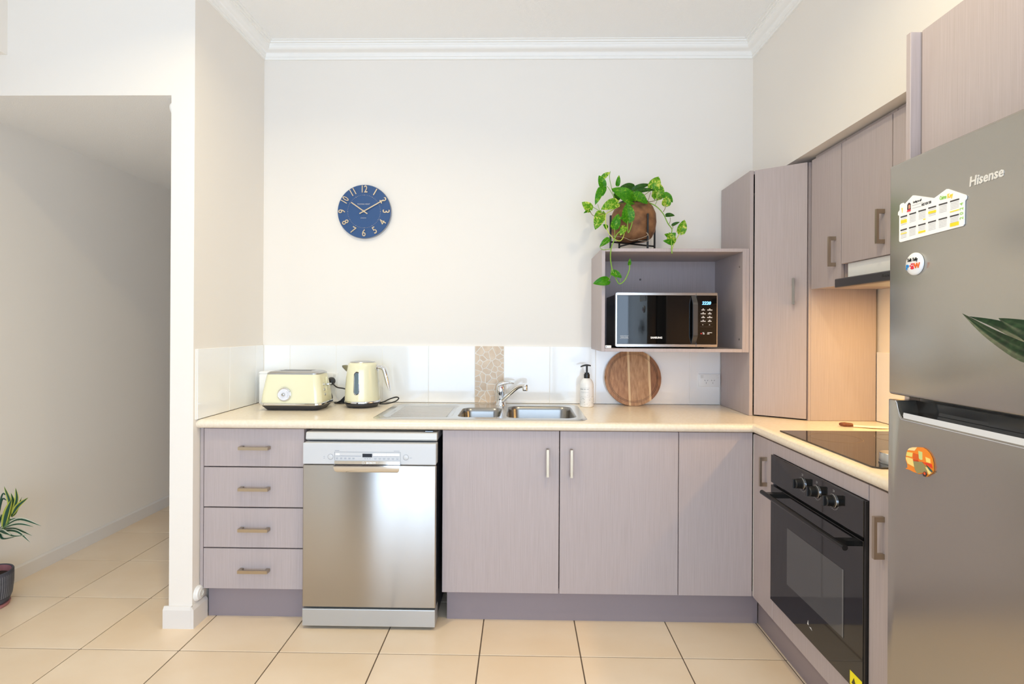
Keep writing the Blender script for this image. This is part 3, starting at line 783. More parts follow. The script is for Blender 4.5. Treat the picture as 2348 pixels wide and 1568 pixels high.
# spoon rest with wooden spoon
spn = thing('spreader', 'small paddle with brown wooden handle and pale blade lying by the cooktop', 'spreader', (1.47, -.665, CT))
p0, p1, p2 = Vector((1.395, -.648, .937)), Vector((1.440, -.672, .937)), Vector((1.575, -.700, .935))
ax = (p1 - p0).normalized(); sd = Vector((-ax.y, ax.x, 0))
Ls = []
for t, w, h in ((0, .004, .004), (.006, .008, .0075), (.02, .0105, .0095), (.045, .009, .008), (.052, .008, .006)):
    c = p0 + ax * t; Ls.append([tuple(c + sd * w * math.cos(a) + Vector((0, 0, h * math.sin(a)))) for a in np.linspace(0, 2 * PI, 12, endpoint=False)])
obj('handle', loft(B(), Ls), varied('walnut', (96, 50, 26), (132, 74, 42), .45, (8, 40, 40), 6, 4), spn, True, 60)
ax2 = (p2 - p1).normalized(); sd2 = Vector((-ax2.y, ax2.x, 0)); Ls = []
for t, w, h in ((0, .008, .004), (.03, .013, .0035), (.07, .021, .003), (.105, .023, .003), (.128, .016, .0025), (.137, .004, .002)):
    c = p1 + ax2 * t; Ls.append([tuple(c + sd2 * w * math.cos(a) + Vector((0, 0, h * math.sin(a) - .004))) for a in np.linspace(0, 2 * PI, 14, endpoint=False)])
obj('blade', loft(B(), Ls), mat('pale_wood', (252, 244, 228), .5), spn, True, 60)

# ------------------------------------------------------------------ fridge
FX, fy0, fy1, ft = .93, -2.332, -1.632, 1.7593
fg = thing('fridge', 'grey stainless top-mount fridge standing beside the end panel', 'fridge', (1.28, -1.98, 0))
obj('body', box(B(), 1.006, 1.62, fy0 + .004, fy1 - .004, .03, ft - .008, .004, 2), mat('fridge_side', (120, 118, 116), .45, .3), fg)
fd = obj('freezer_door', box(B(), FX, 1.0, fy0, fy1, 1.1855, ft, .007, 3), FRIDGE, fg, True, 50)
# lower door with the handle recess cut from its top edge
rz, ry = 1.129, fy1 - .031
pts = [(fy1, .05), (fy1, 1.1725), (ry + .004, 1.1725), (ry, 1.168), (ry - .011, rz + .007), (ry - .018, rz), (fy0 + .05, rz), (fy0 + .03, 1.1725), (fy0, 1.1725), (fy0, .05)]
ld = obj('fridge_door', prism(B(), pts, 'x', FX, .985, .004), FRIDGE, fg, True, 40)
obj('recess_back', box(B(), .978, 1.0, fy0 + .03, fy1 - .03, rz - .02, 1.1725), mat('recess_gloss', (38, 38, 40), .08), ld)
obj('chrome_strip', prism(B(), [(.9305, rz + .0005), (.935, rz + .016), (.975, rz + .016), (.975, rz + .0005)], 'y', fy0 + .05, ry - .016), CHROME, ld)
obj('chrome_edge', tube(B(), [(FX - .0005, ry + .004, 1.1715), (FX - .0005, ry - .0005, 1.167), (FX - .0005, ry - .0115, rz + .006), (FX - .0005, ry - .018, rz - .0005), (FX - .0005, fy0 + .05, rz - .0005)], .0014, 8), CHROME, ld, True)
for x in (1.05, 1.57):
    for y in (fy0 + .05, fy1 - .05): obj('foot', lathe(B(), [(.02, 0), (.02, .02), (.012, .035)], x, y, n=16), BLACK, fg)
text('lettering', 'Hisense', .0275, mat('logo_silver', (232, 228, 220), .25, .3), fd, (FX - .0006, -1.9110, 1.6525), (0, -1, 0), (0, 0, 1), bold=.0007, shear=.12, xs=.90)

# fridge magnets -------------------------------------------------
MG = FX - .0005
def fmag(yz, x0=None): return yz
cal = thing('calendar_magnet', 'white house-shaped 2024 calendar magnet on the freezer door', 'magnet', (FX, -1.76, 1.60))
def fpx(u, v, x=FX - .003):
    p = at(u, v, 'x', x); return (p.y, p.z)
z = lambda a, b: fpx(2050 + a / 10.453, 420 + b / 10.453)
out = [(115, 1385), (118, 780), (88, 765), (90, 700), (128, 645), (132, 530), (160, 490), (215, 470), (243, 505), (440, 293), (480, 290), (940, 355), (965, 350), (1250, 140), (1290, 138), (1710, 280), (1730, 310), (1725, 370), (1685, 420), (1675, 970), (1640, 1025), (160, 1412), (130, 1408)]
card = obj('card', prism(B(), [z(*p) for p in out], 'x', FX - .0025, FX - .0005), mat('magnet_white', (252, 251, 249), .35), cal)
HEADM = mat('calendar_header', (62, 58, 58), .5); YEL = mat('calendar_yellow', (250, 222, 40), .5)
def fquad(name, pts, m, parent, x0=FX - .0031, x1=FX - .0024):
    return obj(name, prism(B(), pts, 'x', x0, x1), m, parent)
def zband(x0, y0, x1, y1, h):   # slanted strip in zoomed photo coordinates
    return [z(x0, y0), z(x1, y1), z(x1, y1 + h), z(x0, y0 + h)]
heads = [((158, 800), (310, 757)), ((365, 732), (525, 686)), ((583, 660), (760, 612)), ((820, 585), (1006, 534)), ((1072, 505), (1272, 450)), ((1343, 425), (1558, 362)),
         ((155, 1118), (303, 1075)), ((358, 1058), (521, 1014)), ((578, 996), (752, 950)), ((815, 930), (1002, 878)), ((1067, 858), (1268, 805)), ((1338, 786), (1550, 730))]
for a, b in heads: fquad('month_header', zband(*a, *b, 32), HEADM, card)
hl = [((162, 890), (303, 855), 82), ((820, 682), (1005, 635), 58), ((1340, 680), (1553, 620), 24), ((580, 1160), (748, 1118), 48), ((1340, 965), (1550, 912), 85), ((158, 1208), (300, 1172), 22), ((700, 858), (750, 845), 22)]
for a, b, h in hl: fquad('highlighted_week', zband(*a, *b, h), YEL, card)
bm = B()
for (x0, y0), (x1, y1) in heads:
    for k in range(1, 6):
        o = 32 + k * 34; prism(bm, [z(x0 + 6, y0 + o), z(x1 - 10, y1 + o), z(x1 - 10, y1 + o + 6), z(x0 + 6, y0 + o + 6)], 'x', FX - .0029, FX - .0024)
obj('date_lines', bm, mat('calendar_grey', (178, 178, 180), .6), card)
fquad('portrait_hair', [z(315, 640), z(318, 520), z(345, 472), z(375, 468), z(395, 500), z(398, 630)], mat('portrait_dark', (52, 34, 36), .6), card)
fquad('portrait_face', [z(348, 620), z(345, 545), z(362, 510), z(388, 525), z(390, 600)], mat('portrait_skin', (214, 150, 122), .6), card, FX - .0035, FX - .003)
fquad('portrait_top', [z(308, 692), z(325, 640), z(395, 620), z(396, 670)], mat('portrait_red', (232, 62, 70), .6), card, FX - .0035, FX - .003)
def ztext(s, a, b, size, m, parent=None, **kw):
    (y0, z0), (y1, z1) = z(*a), z(*b)
    return text('lettering', s, size, m, parent or card, (FX - .0028, (y0 + y1) / 2, (z0 + z1) / 2), (0, y1 - y0, z1 - z0), (0, -(z1 - z0), y1 - y0) if y1 > y0 else (0, (z1 - z0), -(y1 - y0)), depth=.0003, **kw)
INK = mat('ink', (40, 40, 40), .6)
ztext('Looking to sell?', (435, 465), (670, 395), .0075, INK, shear=.3, xs=.55)
ztext('0427 076 928', (660, 525), (885, 450), .0085, INK, xs=.6)
bm = B()
for a, b in (((435, 535), (690, 455)), ((435, 600), (640, 545))): prism(bm, zband(*a, *b, 9), 'x', FX - .0029, FX - .0024)
obj('note_lines', bm, mat('calendar_grey', (178, 178, 180), .6), card)
ztext('Cairns', (1070, 370), (1275, 315), .0115, mat('logo_green', (150, 205, 90), .5), bold=.0003, xs=.62)
ztext('Key', (1275, 320), (1405, 275), .0135, mat('logo_amber', (245, 208, 60), .5), bold=.0004, xs=.7)
fquad('key_icon', [z(175, 600), z(205, 590), z(200, 640), z(195, 710), z(190, 710), z(187, 645)], mat('logo_amber', (245, 208, 60), .5), card)
GRN = mat('logo_green', (150, 205, 90), .5)
for k, ch in enumerate('2024'):
    y_, z_ = z(1618, 835 - k * 113)
    text('year_digit', ch, .0125, GRN, card, (FX - .0028, y_, z_), (0, 0, 1), (0, 1, 0), depth=.0003)

bd = thing('badge_magnet', 'round white badge magnet with paw print on the freezer door', 'magnet', (FX, -1.72, 1.503))
by_, bz_ = fpx(2097, 605)
rb = .0265
disc = obj('disc', lathe(B(), [(rb, -.0005), (rb, -.004), (rb - .003, -.0068), (rb * .5, -.0078), (.001, -.008)], FX, by_, bz_, n=40, ax='x'), mat('badge_white', (246, 245, 244), .15), bd, True, 50)
bx_ = FX - .0086
text('lettering', 'Talk Tully', .0115, INK, disc, (bx_, by_, bz_ + .0095), (0, -1, 0), (0, 0, 1), xs=.72, shear=.1)
text('lettering', 'P', .017, mat('badge_blue', (30, 140, 210), .5), disc, (bx_, by_ + .0155, bz_ - .007), (0, -1, 0), (0, 0, 1), bold=.0004)
text('lettering', 'W', .017, mat('badge_orange', (240, 110, 30), .5), disc, (bx_, by_ - .0145, bz_ - .006), (0, -1, 0), (0, 0, 1), bold=.0004)
PAW = mat('badge_red', (222, 38, 62), .5)
bm = B(); prism(bm, [(by_ + .006 * math.cos(a) * (1 if math.sin(a) < 0 else .7), bz_ - .0095 + .0045 * math.sin(a) + .001) for a in np.linspace(0, 2 * PI, 14, endpoint=False)], 'x', bx_ - .0003, bx_ + .0006)
for dy, dz in ((.0065, -.001), (.0025, .0025), (-.0022, .0025), (-.0062, -.001)):
    prism(bm, [(by_ + dy + .0016 * math.cos(a), bz_ - .003 + dz + .0022 * math.sin(a)) for a in np.linspace(0, 2 * PI, 10, endpoint=False)], 'x', bx_ - .0003, bx_ + .0006)
obj('paw_print', bm, PAW, disc)

cv = thing('caravan_magnet', 'orange and cream caravan-shaped magnet on the lower fridge door', 'magnet', (FX, -1.74, 1.04))
q = lambda a, b: fpx(2060 + a / 15.68, 1010 + b / 15.68)
shape = [(345, 340), (400, 275), (520, 240), (700, 235), (850, 245), (980, 320), (1100, 450), (1200, 640), (1240, 850), (1250, 1080), (1190, 1180), (1100, 1225), (1050, 1260), (1010, 1300), (930, 1285), (880, 1180), (740, 1205), (660, 1165), (560, 1130), (430, 1060), (280, 1010), (285, 985), (340, 980), (330, 850), (280, 700), (275, 600), (300, 450)]
cvb = obj('shape', prism(B(), [q(*p) for p in shape], 'x', FX - .004, FX - .0005), mat('caravan_orange', (244, 138, 30), .4), cv)
def cq(name, pts, rgb, x=.0046): fquad(name, [q(*p) for p in pts], mat('caravan_%d_%d_%d' % rgb, rgb, .4), cvb, FX - x, FX - .0039)
cq('roof_panel', [(350, 340), (410, 275), (520, 245), (690, 240), (600, 365)], (250, 225, 160))
cq('front_panel', [(280, 610), (330, 590), (550, 660), (590, 950), (350, 820)], (250, 220, 130))
cq('front_window', [(330, 405), (540, 440), (510, 590), (310, 540)], (238, 220, 120), .0050)
cq('side_panel', [(560, 450), (740, 500), (740, 700), (550, 660)], (222, 96, 18), .0050)
cq('door_window', [(745, 370), (880, 415), (880, 690), (830, 695), (760, 640)], (206, 218, 140), .0050)
cq('rear_window', [(1000, 590), (1160, 660), (1170, 815), (1030, 770)], (250, 220, 120), .0050)
cq('red_stripe', [(550, 680), (740, 715), (740, 750), (560, 715)], (210, 60, 20), .0052)
cq('red_stripe', [(890, 770), (1220, 850), (1245, 1000), (1150, 940)], (226, 56, 28), .0052)
cq('landscape', [(560, 740), (880, 770), (1020, 950), (1060, 1200), (900, 1150), (700, 1180), (620, 1040)], (150, 140, 92), .0050)
cq('landscape_streak', [(1000, 950), (1060, 960), (1210, 1170), (1130, 1220)], (240, 220, 140), .0054)
cq('landscape_streak', [(1010, 870), (1120, 960), (1240, 1090), (1240, 1150), (1160, 1080)], (46, 88, 84), .0052)
cq('wheel', [(900, 1190), (960, 1105), (1040, 1140), (1060, 1230), (1000, 1300), (930, 1280)], (56, 40, 40), .0054)
cq('hubcap', [(935, 1180), (965, 1130), (1010, 1150), (1020, 1220), (985, 1240)], (228, 84, 34), .0058)

# ------------------------------------------------------------------ wall clock
CKX, CKZ, CKR, CKY = -.8865, 2.004, .1505, -.022
ck = thing('wall_clock', 'round navy blue wall clock with gold numerals', 'clock', (CKX, 0, CKZ))
NAVY = mat('navy_face', (48, 82, 130), .35, spec=.4)
GOLD = mat('pale_gold', (226, 206, 174), .26, .75)
obj('face', lathe(B(), [(CKR, -.001), (CKR, CKY + .002), (CKR - .002, CKY), (.002, CKY)], CKX, 0, CKZ, n=96, ax='y'), NAVY, ck, True, 40)
obj('rim', lathe(B(), [(CKR + .0008, -.001), (CKR + .0008, CKY + .004), (CKR - .0004, CKY + .0015)], CKX, 0, CKZ, n=96, ax='y', cap=False), mat('rim_grey', (150, 156, 168), .3, .4), ck)
for n_ in range(1, 13):
    a = math.radians(30 * n_); r = .1235
    c = Vector((CKX + r * math.sin(a), CKY - .0025, CKZ + r * math.cos(a)))
    ra = a if n_ not in (4, 5, 6, 7, 8) else a - PI
    xd = (math.cos(ra), 0, -math.sin(ra)); yd = (math.sin(ra), 0, math.cos(ra))
    text('numeral', str(n_), .056, GOLD, ck, c, xd, yd, depth=.002, bold=.0006, xs=.72 if n_ > 9 else .85)
for k in range(60):
    a = math.radians(6 * k); r = .0925
    if k == 0:
        me_tick = None
    w = .0012 if k % 5 else .0019
    c = (CKX + r * math.sin(a), CKZ + r * math.cos(a))
    obj('minute_mark', lathe(B(), [(w, 0), (w, -.0008)], c[0], CKY, c[1], n=6, ax='y'), GOLD, ck)
def hand(name, ang, L, back, w, y):
    a = math.radians(ang); d = Vector((math.sin(a), math.cos(a))); s = Vector((d.y, -d.x)); c = Vector((CKX, CKZ))
    pts = [tuple(c + d * L + s * w / 2), tuple(c + d * L - s * w / 2), tuple(c - d * back - s * w / 2), tuple(c - d * back + s * w / 2)]
    obj(name, prism(B(), pts, 'y', y, y - .0018), GOLD, ck)
hand('hour_hand', -55, .088, .024, .0062, CKY - .003); hand('minute_hand', 60.5, .129, .028, .0062, CKY - .006)
obj('hand_boss', lathe(B(), [(.006, 0), (.006, -.009)], CKX, CKY, CKZ, n=16, ax='y'), GOLD, ck)
PG = mat('clock_print', (196, 196, 196), .5)
text('lettering', 'THOMAS KENT', .0105, PG, ck, (CKX - .003, CKY - .0006, CKZ + .041), (1, 0, 0), (0, 0, 1), depth=.0003)
text('lettering', 'LONDON', .0072, PG, ck, (CKX - .004, CKY - .0006, CKZ - .037), (1, 0, 0), (0, 0, 1), depth=.0003)

# ------------------------------------------------------------------ power outlets
def outlet(label, x0, x1, z0, z1):
    t = thing('power_outlet', label, 'outlet', ((x0 + x1) / 2, -.009, z0))
    pl = obj('plate', box(B(), x0, x1, -.0175, -.0092, z0, z1, .0018, 2), WHITEP, t, True, 40)
    cx, w = (x0 + x1) / 2, (x1 - x0)
    for s in (-1, 1):
        obj('switch', box(B(), cx + s * w * .36 - .0075, cx + s * w * .36 + .0075, -.0195, -.0172, z1 - .0245, z1 - .0075, .001, 2), mat('switch_white', (228, 228, 226), .3), t)
        sx, sz = cx + s * w * .155, z0 + .030
        for dx, dz, r in ((-.0075, .006, 35), (.0075, .006, -35), (0, -.008, 0)):
            a = math.radians(r); u = Vector((math.sin(a) * -1, math.cos(a))) ; v_ = Vector((u.y, -u.x)); c = Vector((sx + dx, sz + dz))
            prism(bm := B(), [tuple(c + u * .0035 + v_ * .0009), tuple(c + u * .0035 - v_ * .0009), tuple(c - u * .0035 - v_ * .0009), tuple(c - u * .0035 + v_ * .0009)], 'y', -.0178, -.0170)
            obj('slot', bm, mat('slot_shade', (60, 60, 62), .6), pl)  # dark sliver on the plate, painted in for the shade inside a socket hole
    return t
outlet('white double power outlet with empty sockets beside the corner cupboard', .9955, 1.1150, 1.0285, 1.1010)
ol = outlet('white double power outlet with two black plugs behind the toaster and kettle', -1.150, -1.034, 1.020, 1.093)

# ------------------------------------------------------------------ chopping board, soap
cbx, cbr = .6225, .156
cb = thing('chopping_board', 'round wooden chopping board leaning on the white tiles', 'board', (cbx, -.06, CT))
BW = [varied('acacia_a', (146, 100, 66), (186, 140, 100), .42, (30, 30, 2.0), 3.5, 5, .3, .7), mat('acacia_pale', (222, 190, 146), .42), varied('acacia_b', (160, 116, 78), (198, 156, 116), .42, (30, 30, 2.0), 3.2, 5, .3, .7), varied('acacia_c', (122, 78, 50), (158, 108, 72), .42, (30, 30, 2.0), 3.2, 5, .3, .7)]
tilt = math.radians(11.5)
Mb = Matrix.Translation((cbx, -.079, CT + .001)) @ Matrix.Rotation(-tilt, 4, 'X') @ Matrix.Translation((0, 0, cbr))
def bpart(name, bm, m):
    bmesh.ops.transform(bm, matrix=Mb, verts=bm.verts); return obj(name, bm, m, cb, True, 40)
cuts = [-cbr, -.028, -.016, .085, .097, cbr]; mids = [0, 1, 2, 1, 3]
def strip_prism(bm, a, b, r_in, r_out, y0, y1, n=28):
    a2, b2 = max(a, -r_out), min(b, r_out)
    if b2 - a2 < 1e-4: return
    hh_ = lambda x, r: math.sqrt(max(r * r - x * x, 0))
    X_ = [a2 + (b2 - a2) * k / n for k in range(n + 1)]
    if r_in == 0: sets = [([(x, hh_(x, r_out)) for x in X_], [(x, -hh_(x, r_out)) for x in X_])]
    else: sets = [([(x, s_ * hh_(x, r_out)) for x in X_], [(x, s_ * hh_(x, r_in)) for x in X_]) for s_ in (1, -1)]
    for up, lo_ in sets:
        V_ = [[[bm.verts.new((p[0], y, p[1])) for p in e] for e in (up, lo_)] for y in (y0, y1)]
        for k in range(n):
            for L_ in V_: bm.faces.new((L_[0][k], L_[0][k + 1], L_[1][k + 1], L_[1][k]))
            for e in (0, 1): bm.faces.new((V_[0][e][k], V_[0][e][k + 1], V_[1][e][k + 1], V_[1][e][k]))
        for k in (0, n): bm.faces.new((V_[0][0][k], V_[0][1][k], V_[1][1][k], V_[1][0][k]))
for (a, b), mi in zip(zip(cuts, cuts[1:]), mids):
    bm = B(); strip_prism(bm, a, b, 0, cbr, .0042, .018)
    for r0, r1 in ((.1390, cbr), (.1325, .1362), (0, .1297)): strip_prism(bm, a, b, r0, r1, 0, .0042)
    bmesh.ops.remove_doubles(bm, verts=bm.verts, dist=1e-6); bmesh.ops.dissolve_degenerate(bm, edges=bm.edges, dist=1e-6)
    bpart('stave', bm, BW[mi])

sx_, sy_ = .360, -.107
so = thing('soap_dispenser', 'white speckled soap bottle with black pump beside the sink', 'bottle', (sx_, sy_, CT))
obj('bottle', lathe(B(), [(.034, CT + .0005), (.0372, CT + .004), (.0375, CT + .118), (.034, CT + .134), (.024, CT + .149), (.015, CT + .155)], sx_, sy_, n=40), mat('bottle_white', (244, 243, 240), .35), so, True, 40)
obj('collar', lathe(B(), [(.0158, CT + .1545), (.0162, CT + .158), (.0162, CT + .176), (.0125, CT + .178), (.0125, CT + .184), (.008, CT + .185)], sx_, sy_, n=24), BLACK, so, True, 40)
obj('stem', lathe(B(), [(.0055, CT + .183), (.0055, CT + .222)], sx_, sy_, n=14), BLACK, so, True)
Ls = []
for t in np.linspace(0, 1, 8):
    cx = sx_ + .021 - .055 * t; cz = CT + .222 + .004 * math.sin(t * PI) - .006 * t * t
    w, h = (.008 - .004 * abs(t - .4)), .0035 + .002 * (1 - abs(2 * t - 1))
    Ls.append([(cx, sy_ + w * math.cos(a), cz + h * math.sin(a)) for a in np.linspace(0, 2 * PI, 10, endpoint=False)])
obj('pump_head', loft(B(), Ls), BLACK, so, True, 60)
random.seed(5)
SPK = mat('speckle_black', (40, 40, 42), .5)
def on_bottle(ang, zz, r=.0377): return Vector((sx_ + r * math.sin(ang), sy_ - r * math.cos(ang), zz))
for k in range(34):
    ang = random.uniform(-1.3, 1.3); zz = CT + (random.uniform(.008, .05) if k < 24 else random.uniform(.05, .112))
    if zz > CT + .052 and ang < .35 and ang > -1.2: continue
    s = random.uniform(.0009, .0019); c = on_bottle(ang, zz); t_ = Vector((math.cos(ang), math.sin(ang), 0)); n_ = Vector((math.sin(ang), -math.cos(ang), 0))
    bm = B(); vs = [bm.verts.new(c + t_ * a * s + Vector((0, 0, b * s * .8)) + n_ * h) for h in (0, .0004) for a, b in ((-1, -.6), (1, -1), (.8, .7), (-.7, 1))]
    for f in ((3, 2, 1, 0), (4, 5, 6, 7), (0, 1, 5, 4), (1, 2, 6, 5), (2, 3, 7, 6), (3, 0, 4, 7)): bm.faces.new([vs[i] for i in f])
    obj('speckle', bm, SPK, so)
LBL = mat('label_grey', (140, 140, 140), .6)
def wrap_strip(bm, a0, a1, z0, z1):
    for k in range(8):
        b0, b1 = a0 + (a1 - a0) * k / 8, a0 + (a1 - a0) * (k + 1) / 8
        bm.faces.new([bm.verts.new(on_bottle(b0, z0, .0379)), bm.verts.new(on_bottle(b1, z0, .0379)), bm.verts.new(on_bottle(b1, z1, .0379)), bm.verts.new(on_bottle(b0, z1, .0379))])
bm = B()
for a0, a1, z0, z1 in ((-1.2, .3, .1045, .105), (-1.2, .3, .0555, .056), (.29, .30, .0555, .105), (-1.1, .15, .082, .0827), (-1.05, .15, .0775, .078), (-.15, .12, .067, .0675), (-.1, .08, .064, .0645)):
    wrap_strip(bm, a0, a1, CT + z0, CT + z1)
obj('label_lines', bm, LBL, so)
for k, ch in enumerate('BETTER FOR LIFE'):
    if ch == ' ': continue
    a = -1.12 + k * .088
    text('lettering', ch, .0072, LBL, so, on_bottle(a, CT + .0965, .0379), (math.cos(a), math.sin(a), 0), (0, 0, 1), depth=.0002)

# ------------------------------------------------------------------ kettle
kx, ky = -.846, -.168
kt = thing('kettle', 'cream electric kettle with chrome handle on its round base', 'kettle', (kx, ky, CT))
obj('power_base', lathe(B(), [(.070, CT + .0005), (.076, CT + .002), (.092, CT + .020), (.092, CT + .0235), (.088, CT + .0245)], kx, ky, n=56), DARK, kt, True, 35)
obj('base_band', lathe(B(), [(.0895, CT + .0246), (.0935, CT + .027), (.0935, CT + .033), (.0915, CT + .036)], kx, ky, n=56), CHROME, kt, True, 35)
kb = obj('body', lathe(B(), [(.0912, CT + .0362), (.0915, CT + .044), (.0898, CT + .09), (.0860, CT + .145), (.0805, CT + .195), (.0768, CT + .222), (.0725, CT + .232), (.066, CT + .2365)], kx, ky, n=64), CREAM, kt, True, 50)
obj('lid', lathe(B(), [(.066, CT + .2366), (.064, CT + .240), (.040, CT + .2435), (.012, CT + .2442)], kx, ky, n=48), STEEL2, kt, True, 40)
# spout on the left
bm = B(); Ls = []
for t, w, zt_, zb in ((0, .026, .222, .178), (.5, .019, .2225, .190), (1.0, .006, .2195, .208)):
    x = kx - .073 - .036 * t
    Ls.append([(x, ky - w, CT + zt_), (x - .001, ky - w * .6, CT + (zt_ + zb) / 2), (x, ky, CT + zb), (x - .001, ky + w * .6, CT + (zt_ + zb) / 2), (x, ky + w, CT + zt_)])
loft(bm, Ls); obj('spout', bm, STEEL2, kt, True, 40)
# water window
wz0, wz1 = CT + .072, CT + .192
def on_kettle(zz):
    P_ = [(.0915, CT + .044), (.0898, CT + .09), (.0860, CT + .145), (.0805, CT + .195), (.0768, CT + .222)]
    for (r0, z0), (r1, z1) in zip(P_, P_[1:]):
        if zz <= z1: return r0 + (r1 - r0) * (zz - z0) / (z1 - z0)
    return .0768
def kwin(name, w, z0, z1, off, m):
    pts = []
    for k in range(13):
        a = PI * k / 12; pts.append((w * math.cos(a), z1 - w + w * math.sin(a)))
    for k in range(13):
        a = PI + PI * k / 12; pts.append((w * math.cos(a), z0 + w + w * math.sin(a)))
    bm = B(); A = []; C = []
    for x, zz in pts:
        r = on_kettle(zz); y = ky - math.sqrt(r * r - x * x)
        A.append(bm.verts.new((kx - .006 + x, y - off, zz))); C.append(bm.verts.new((kx - .006 + x, y + .006, zz)))
    bm.faces.new(A)
    for i in range(len(A)): bm.faces.new((A[i], A[(i + 1) % len(A)], C[(i + 1) % len(A)], C[i]))
    return obj(name, bm, m, kt)
kwin('window_rim', .0148, wz0, wz1, .0015, CHROME); kwin('water_window', .0108, wz0 + .005, wz1 - .005, .0022, mat('water_window', (104, 122, 132), .08, spec=.7))
bm = B(); box(bm, kx - .001, kx + .003, ky - .0945, ky - .088, wz0 + .012, wz1 - .012); 
hpts = [Vector((kx + .074, ky, CT + .208)), Vector((kx + .098, ky, CT + .2105)), Vector((kx + .116, ky, CT + .198)), Vector((kx + .126, ky, CT + .165)), Vector((kx + .136, ky, CT + .125)), Vector((kx + .147, ky, CT + .085))]
hp_ = catmull(hpts, 6); Ls = []
for i, p in enumerate(hp_):
    t = i / (len(hp_) - 1); tg = (hp_[min(i + 1, len(hp_) - 1)] - hp_[max(i - 1, 0)]).normalized(); n_ = Vector((tg.z, 0, -tg.x))
    w = .013 + .004 * math.sin(t * PI); h = .0095 + .003 * math.sin(t * PI) - .006 * max(0, t - .8) / .2
    Ls.append([tuple(p + n_ * h * math.cos(a) + Vector((0, w * math.sin(a), 0))) for a in np.linspace(0, 2 * PI, 14, endpoint=False)])
obj('handle', loft(B(), Ls), CHROME, kt, True, 60)
obj('handle_collar', lathe(B(), [(.017, -.004), (.018, .004), (.014, .010)], kx + .074, ky, CT + .206, n=20, ax='x'), CHROME, kt, True, 40)
lp = [Vector((kx + .085, ky + .02, CT + .012)), Vector((kx + .125, ky + .03, CT + .012)), Vector((kx + .165, ky + .05, CT + .022)), Vector((kx + .178, ky + .07, CT + .036)), Vector((kx + .160, ky + .085, CT + .040)), Vector((kx + .125, ky + .08, CT + .030)), Vector((kx + .095, ky + .06, CT + .016)), Vector((kx + .06, ky + .075, CT + .010))]
obj('power_cord', tube(B(), lp, .0036, 8, 6), BLACK, kt, True)

# ------------------------------------------------------------------ toaster
ts = thing('toaster', 'cream toaster with steel top and round dial beside the kettle', 'toaster', (-1.15, -.235, CT))
tx0, tx1, ty0, ty1 = -1.320, -1.005, -.345, -.150
def tl(ins, z, r=.032, insx=None):
    ix = ins if insx is None else insx
    return [(x, y, z) for x, y in rrect(tx0 + ix, tx1 - ix, ty0 + ins, ty1 - ins, r, 6)]
base = loft(B(), [tl(.022, CT + .0005), tl(.006, CT + .020), tl(.002, CT + .026)])
obj('base', base, DARK, ts, True, 40)
obj('base_band', loft(B(), [tl(.001, CT + .0262), tl(-.003, CT + .030), tl(-.003, CT + .037), tl(.001, CT + .040)]), CHROME, ts, True, 40)
tb = obj('body', loft(B(), [tl(.002, CT + .0402), tl(.005, CT + .08), tl(.014, CT + .14), tl(.022, CT + .182, .030)], cap1=False), CREAM, ts, True, 40)
bm = B(); loft(bm, [tl(.0215, CT + .1822, .030), tl(.0225, CT + .188, .03), tl(.034, CT + .195, .026), tl(.05, CT + .198, .02)], False, False)
zt_ = CT + .198
ov_ = [bm.verts.new(p) for p in tl(.05, zt_, .02)]
ed_ = [bm.edges.new((ov_[k], ov_[(k + 1) % len(ov_)])) for k in range(len(ov_))]
SLOTS = [(tx0 + .075, tx1 - .075, y, y + .028) for y in (-.285, -.238)]
for x0, x1, y0, y1 in SLOTS:
    vs = [bm.verts.new(p) for p in ((x0, y0, zt_), (x1, y0, zt_), (x1, y1, zt_), (x0, y1, zt_))]
    ed_ += [bm.edges.new((vs[k], vs[(k + 1) % 4])) for k in range(4)]
bmesh.ops.triangle_fill(bm, edges=ed_, use_beauty=True)
bmesh.ops.remove_doubles(bm, verts=bm.verts, dist=1e-6)
tp_ = obj('top', bm, STEEL2, ts, True, 40)
for x0, x1, y0, y1 in SLOTS:
    obj('slot', loft(B(), [[(x0, y0, zz), (x1, y0, zz), (x1, y1, zz), (x0, y1, zz)] for zz in (zt_, CT + .075)], False, True), mat('slot_liner', (150, 148, 145), .4, .9), tp_)
dcx, dcz = -1.190, CT + .083
fy = lambda zz: ty0 + .005 + (zz - CT - .08) * .15
obj('dial_ring', lathe(B(), [(.034, .004), (.034, -.006), (.031, -.0075), (.0285, -.006)], dcx, fy(dcz), dcz, n=44, ax='y'), CHROME, ts, True, 40)
dl = obj('dial', lathe(B(), [(.0285, -.004), (.0285, -.0066), (.001, -.0068)], dcx, fy(dcz), dcz, n=44, ax='y'), mat('dial_white', (226, 228, 236), .3), ts, True, 40)
obj('dial_knob', lathe(B(), [(.008, -.006), (.0075, -.014), (.006, -.015)], dcx - .003, fy(dcz), dcz, n=20, ax='y'), STEEL2, dl, True, 40)
bm = B()
for k in range(7):
    a = math.radians(-40 + 14 * k); c = Vector((dcx + .021 * math.cos(a), dcz + .021 * math.sin(a))); u = Vector((math.cos(a), math.sin(a))); v_ = Vector((-u.y, u.x))
    prism(bm, [tuple(c + u * .003 + v_ * .0005), tuple(c + u * .003 - v_ * .0005), tuple(c - u * .003 - v_ * .0005), tuple(c - u * .003 + v_ * .0005)], 'y', fy(dcz) - .0072, fy(dcz) - .0066)
obj('dial_print', bm, GREYP, dl)
sdx = lambda zz: tx1 - (.005 + (zz - CT - .08) * .15) 
for zz in (CT + .128, CT + .102, CT + .078):
    obj('button', lathe(B(), [(.0075, -.002), (.0075, .002), (.0058, .0032)], sdx(zz), -.272, zz, n=18, ax='x'), CHROME, ts, True, 40)
obj('lever_track', box(B(), sdx(CT + .11) - .002, sdx(CT + .11) + .003, -.245, -.239, CT + .055, CT + .165), CREAM, ts)
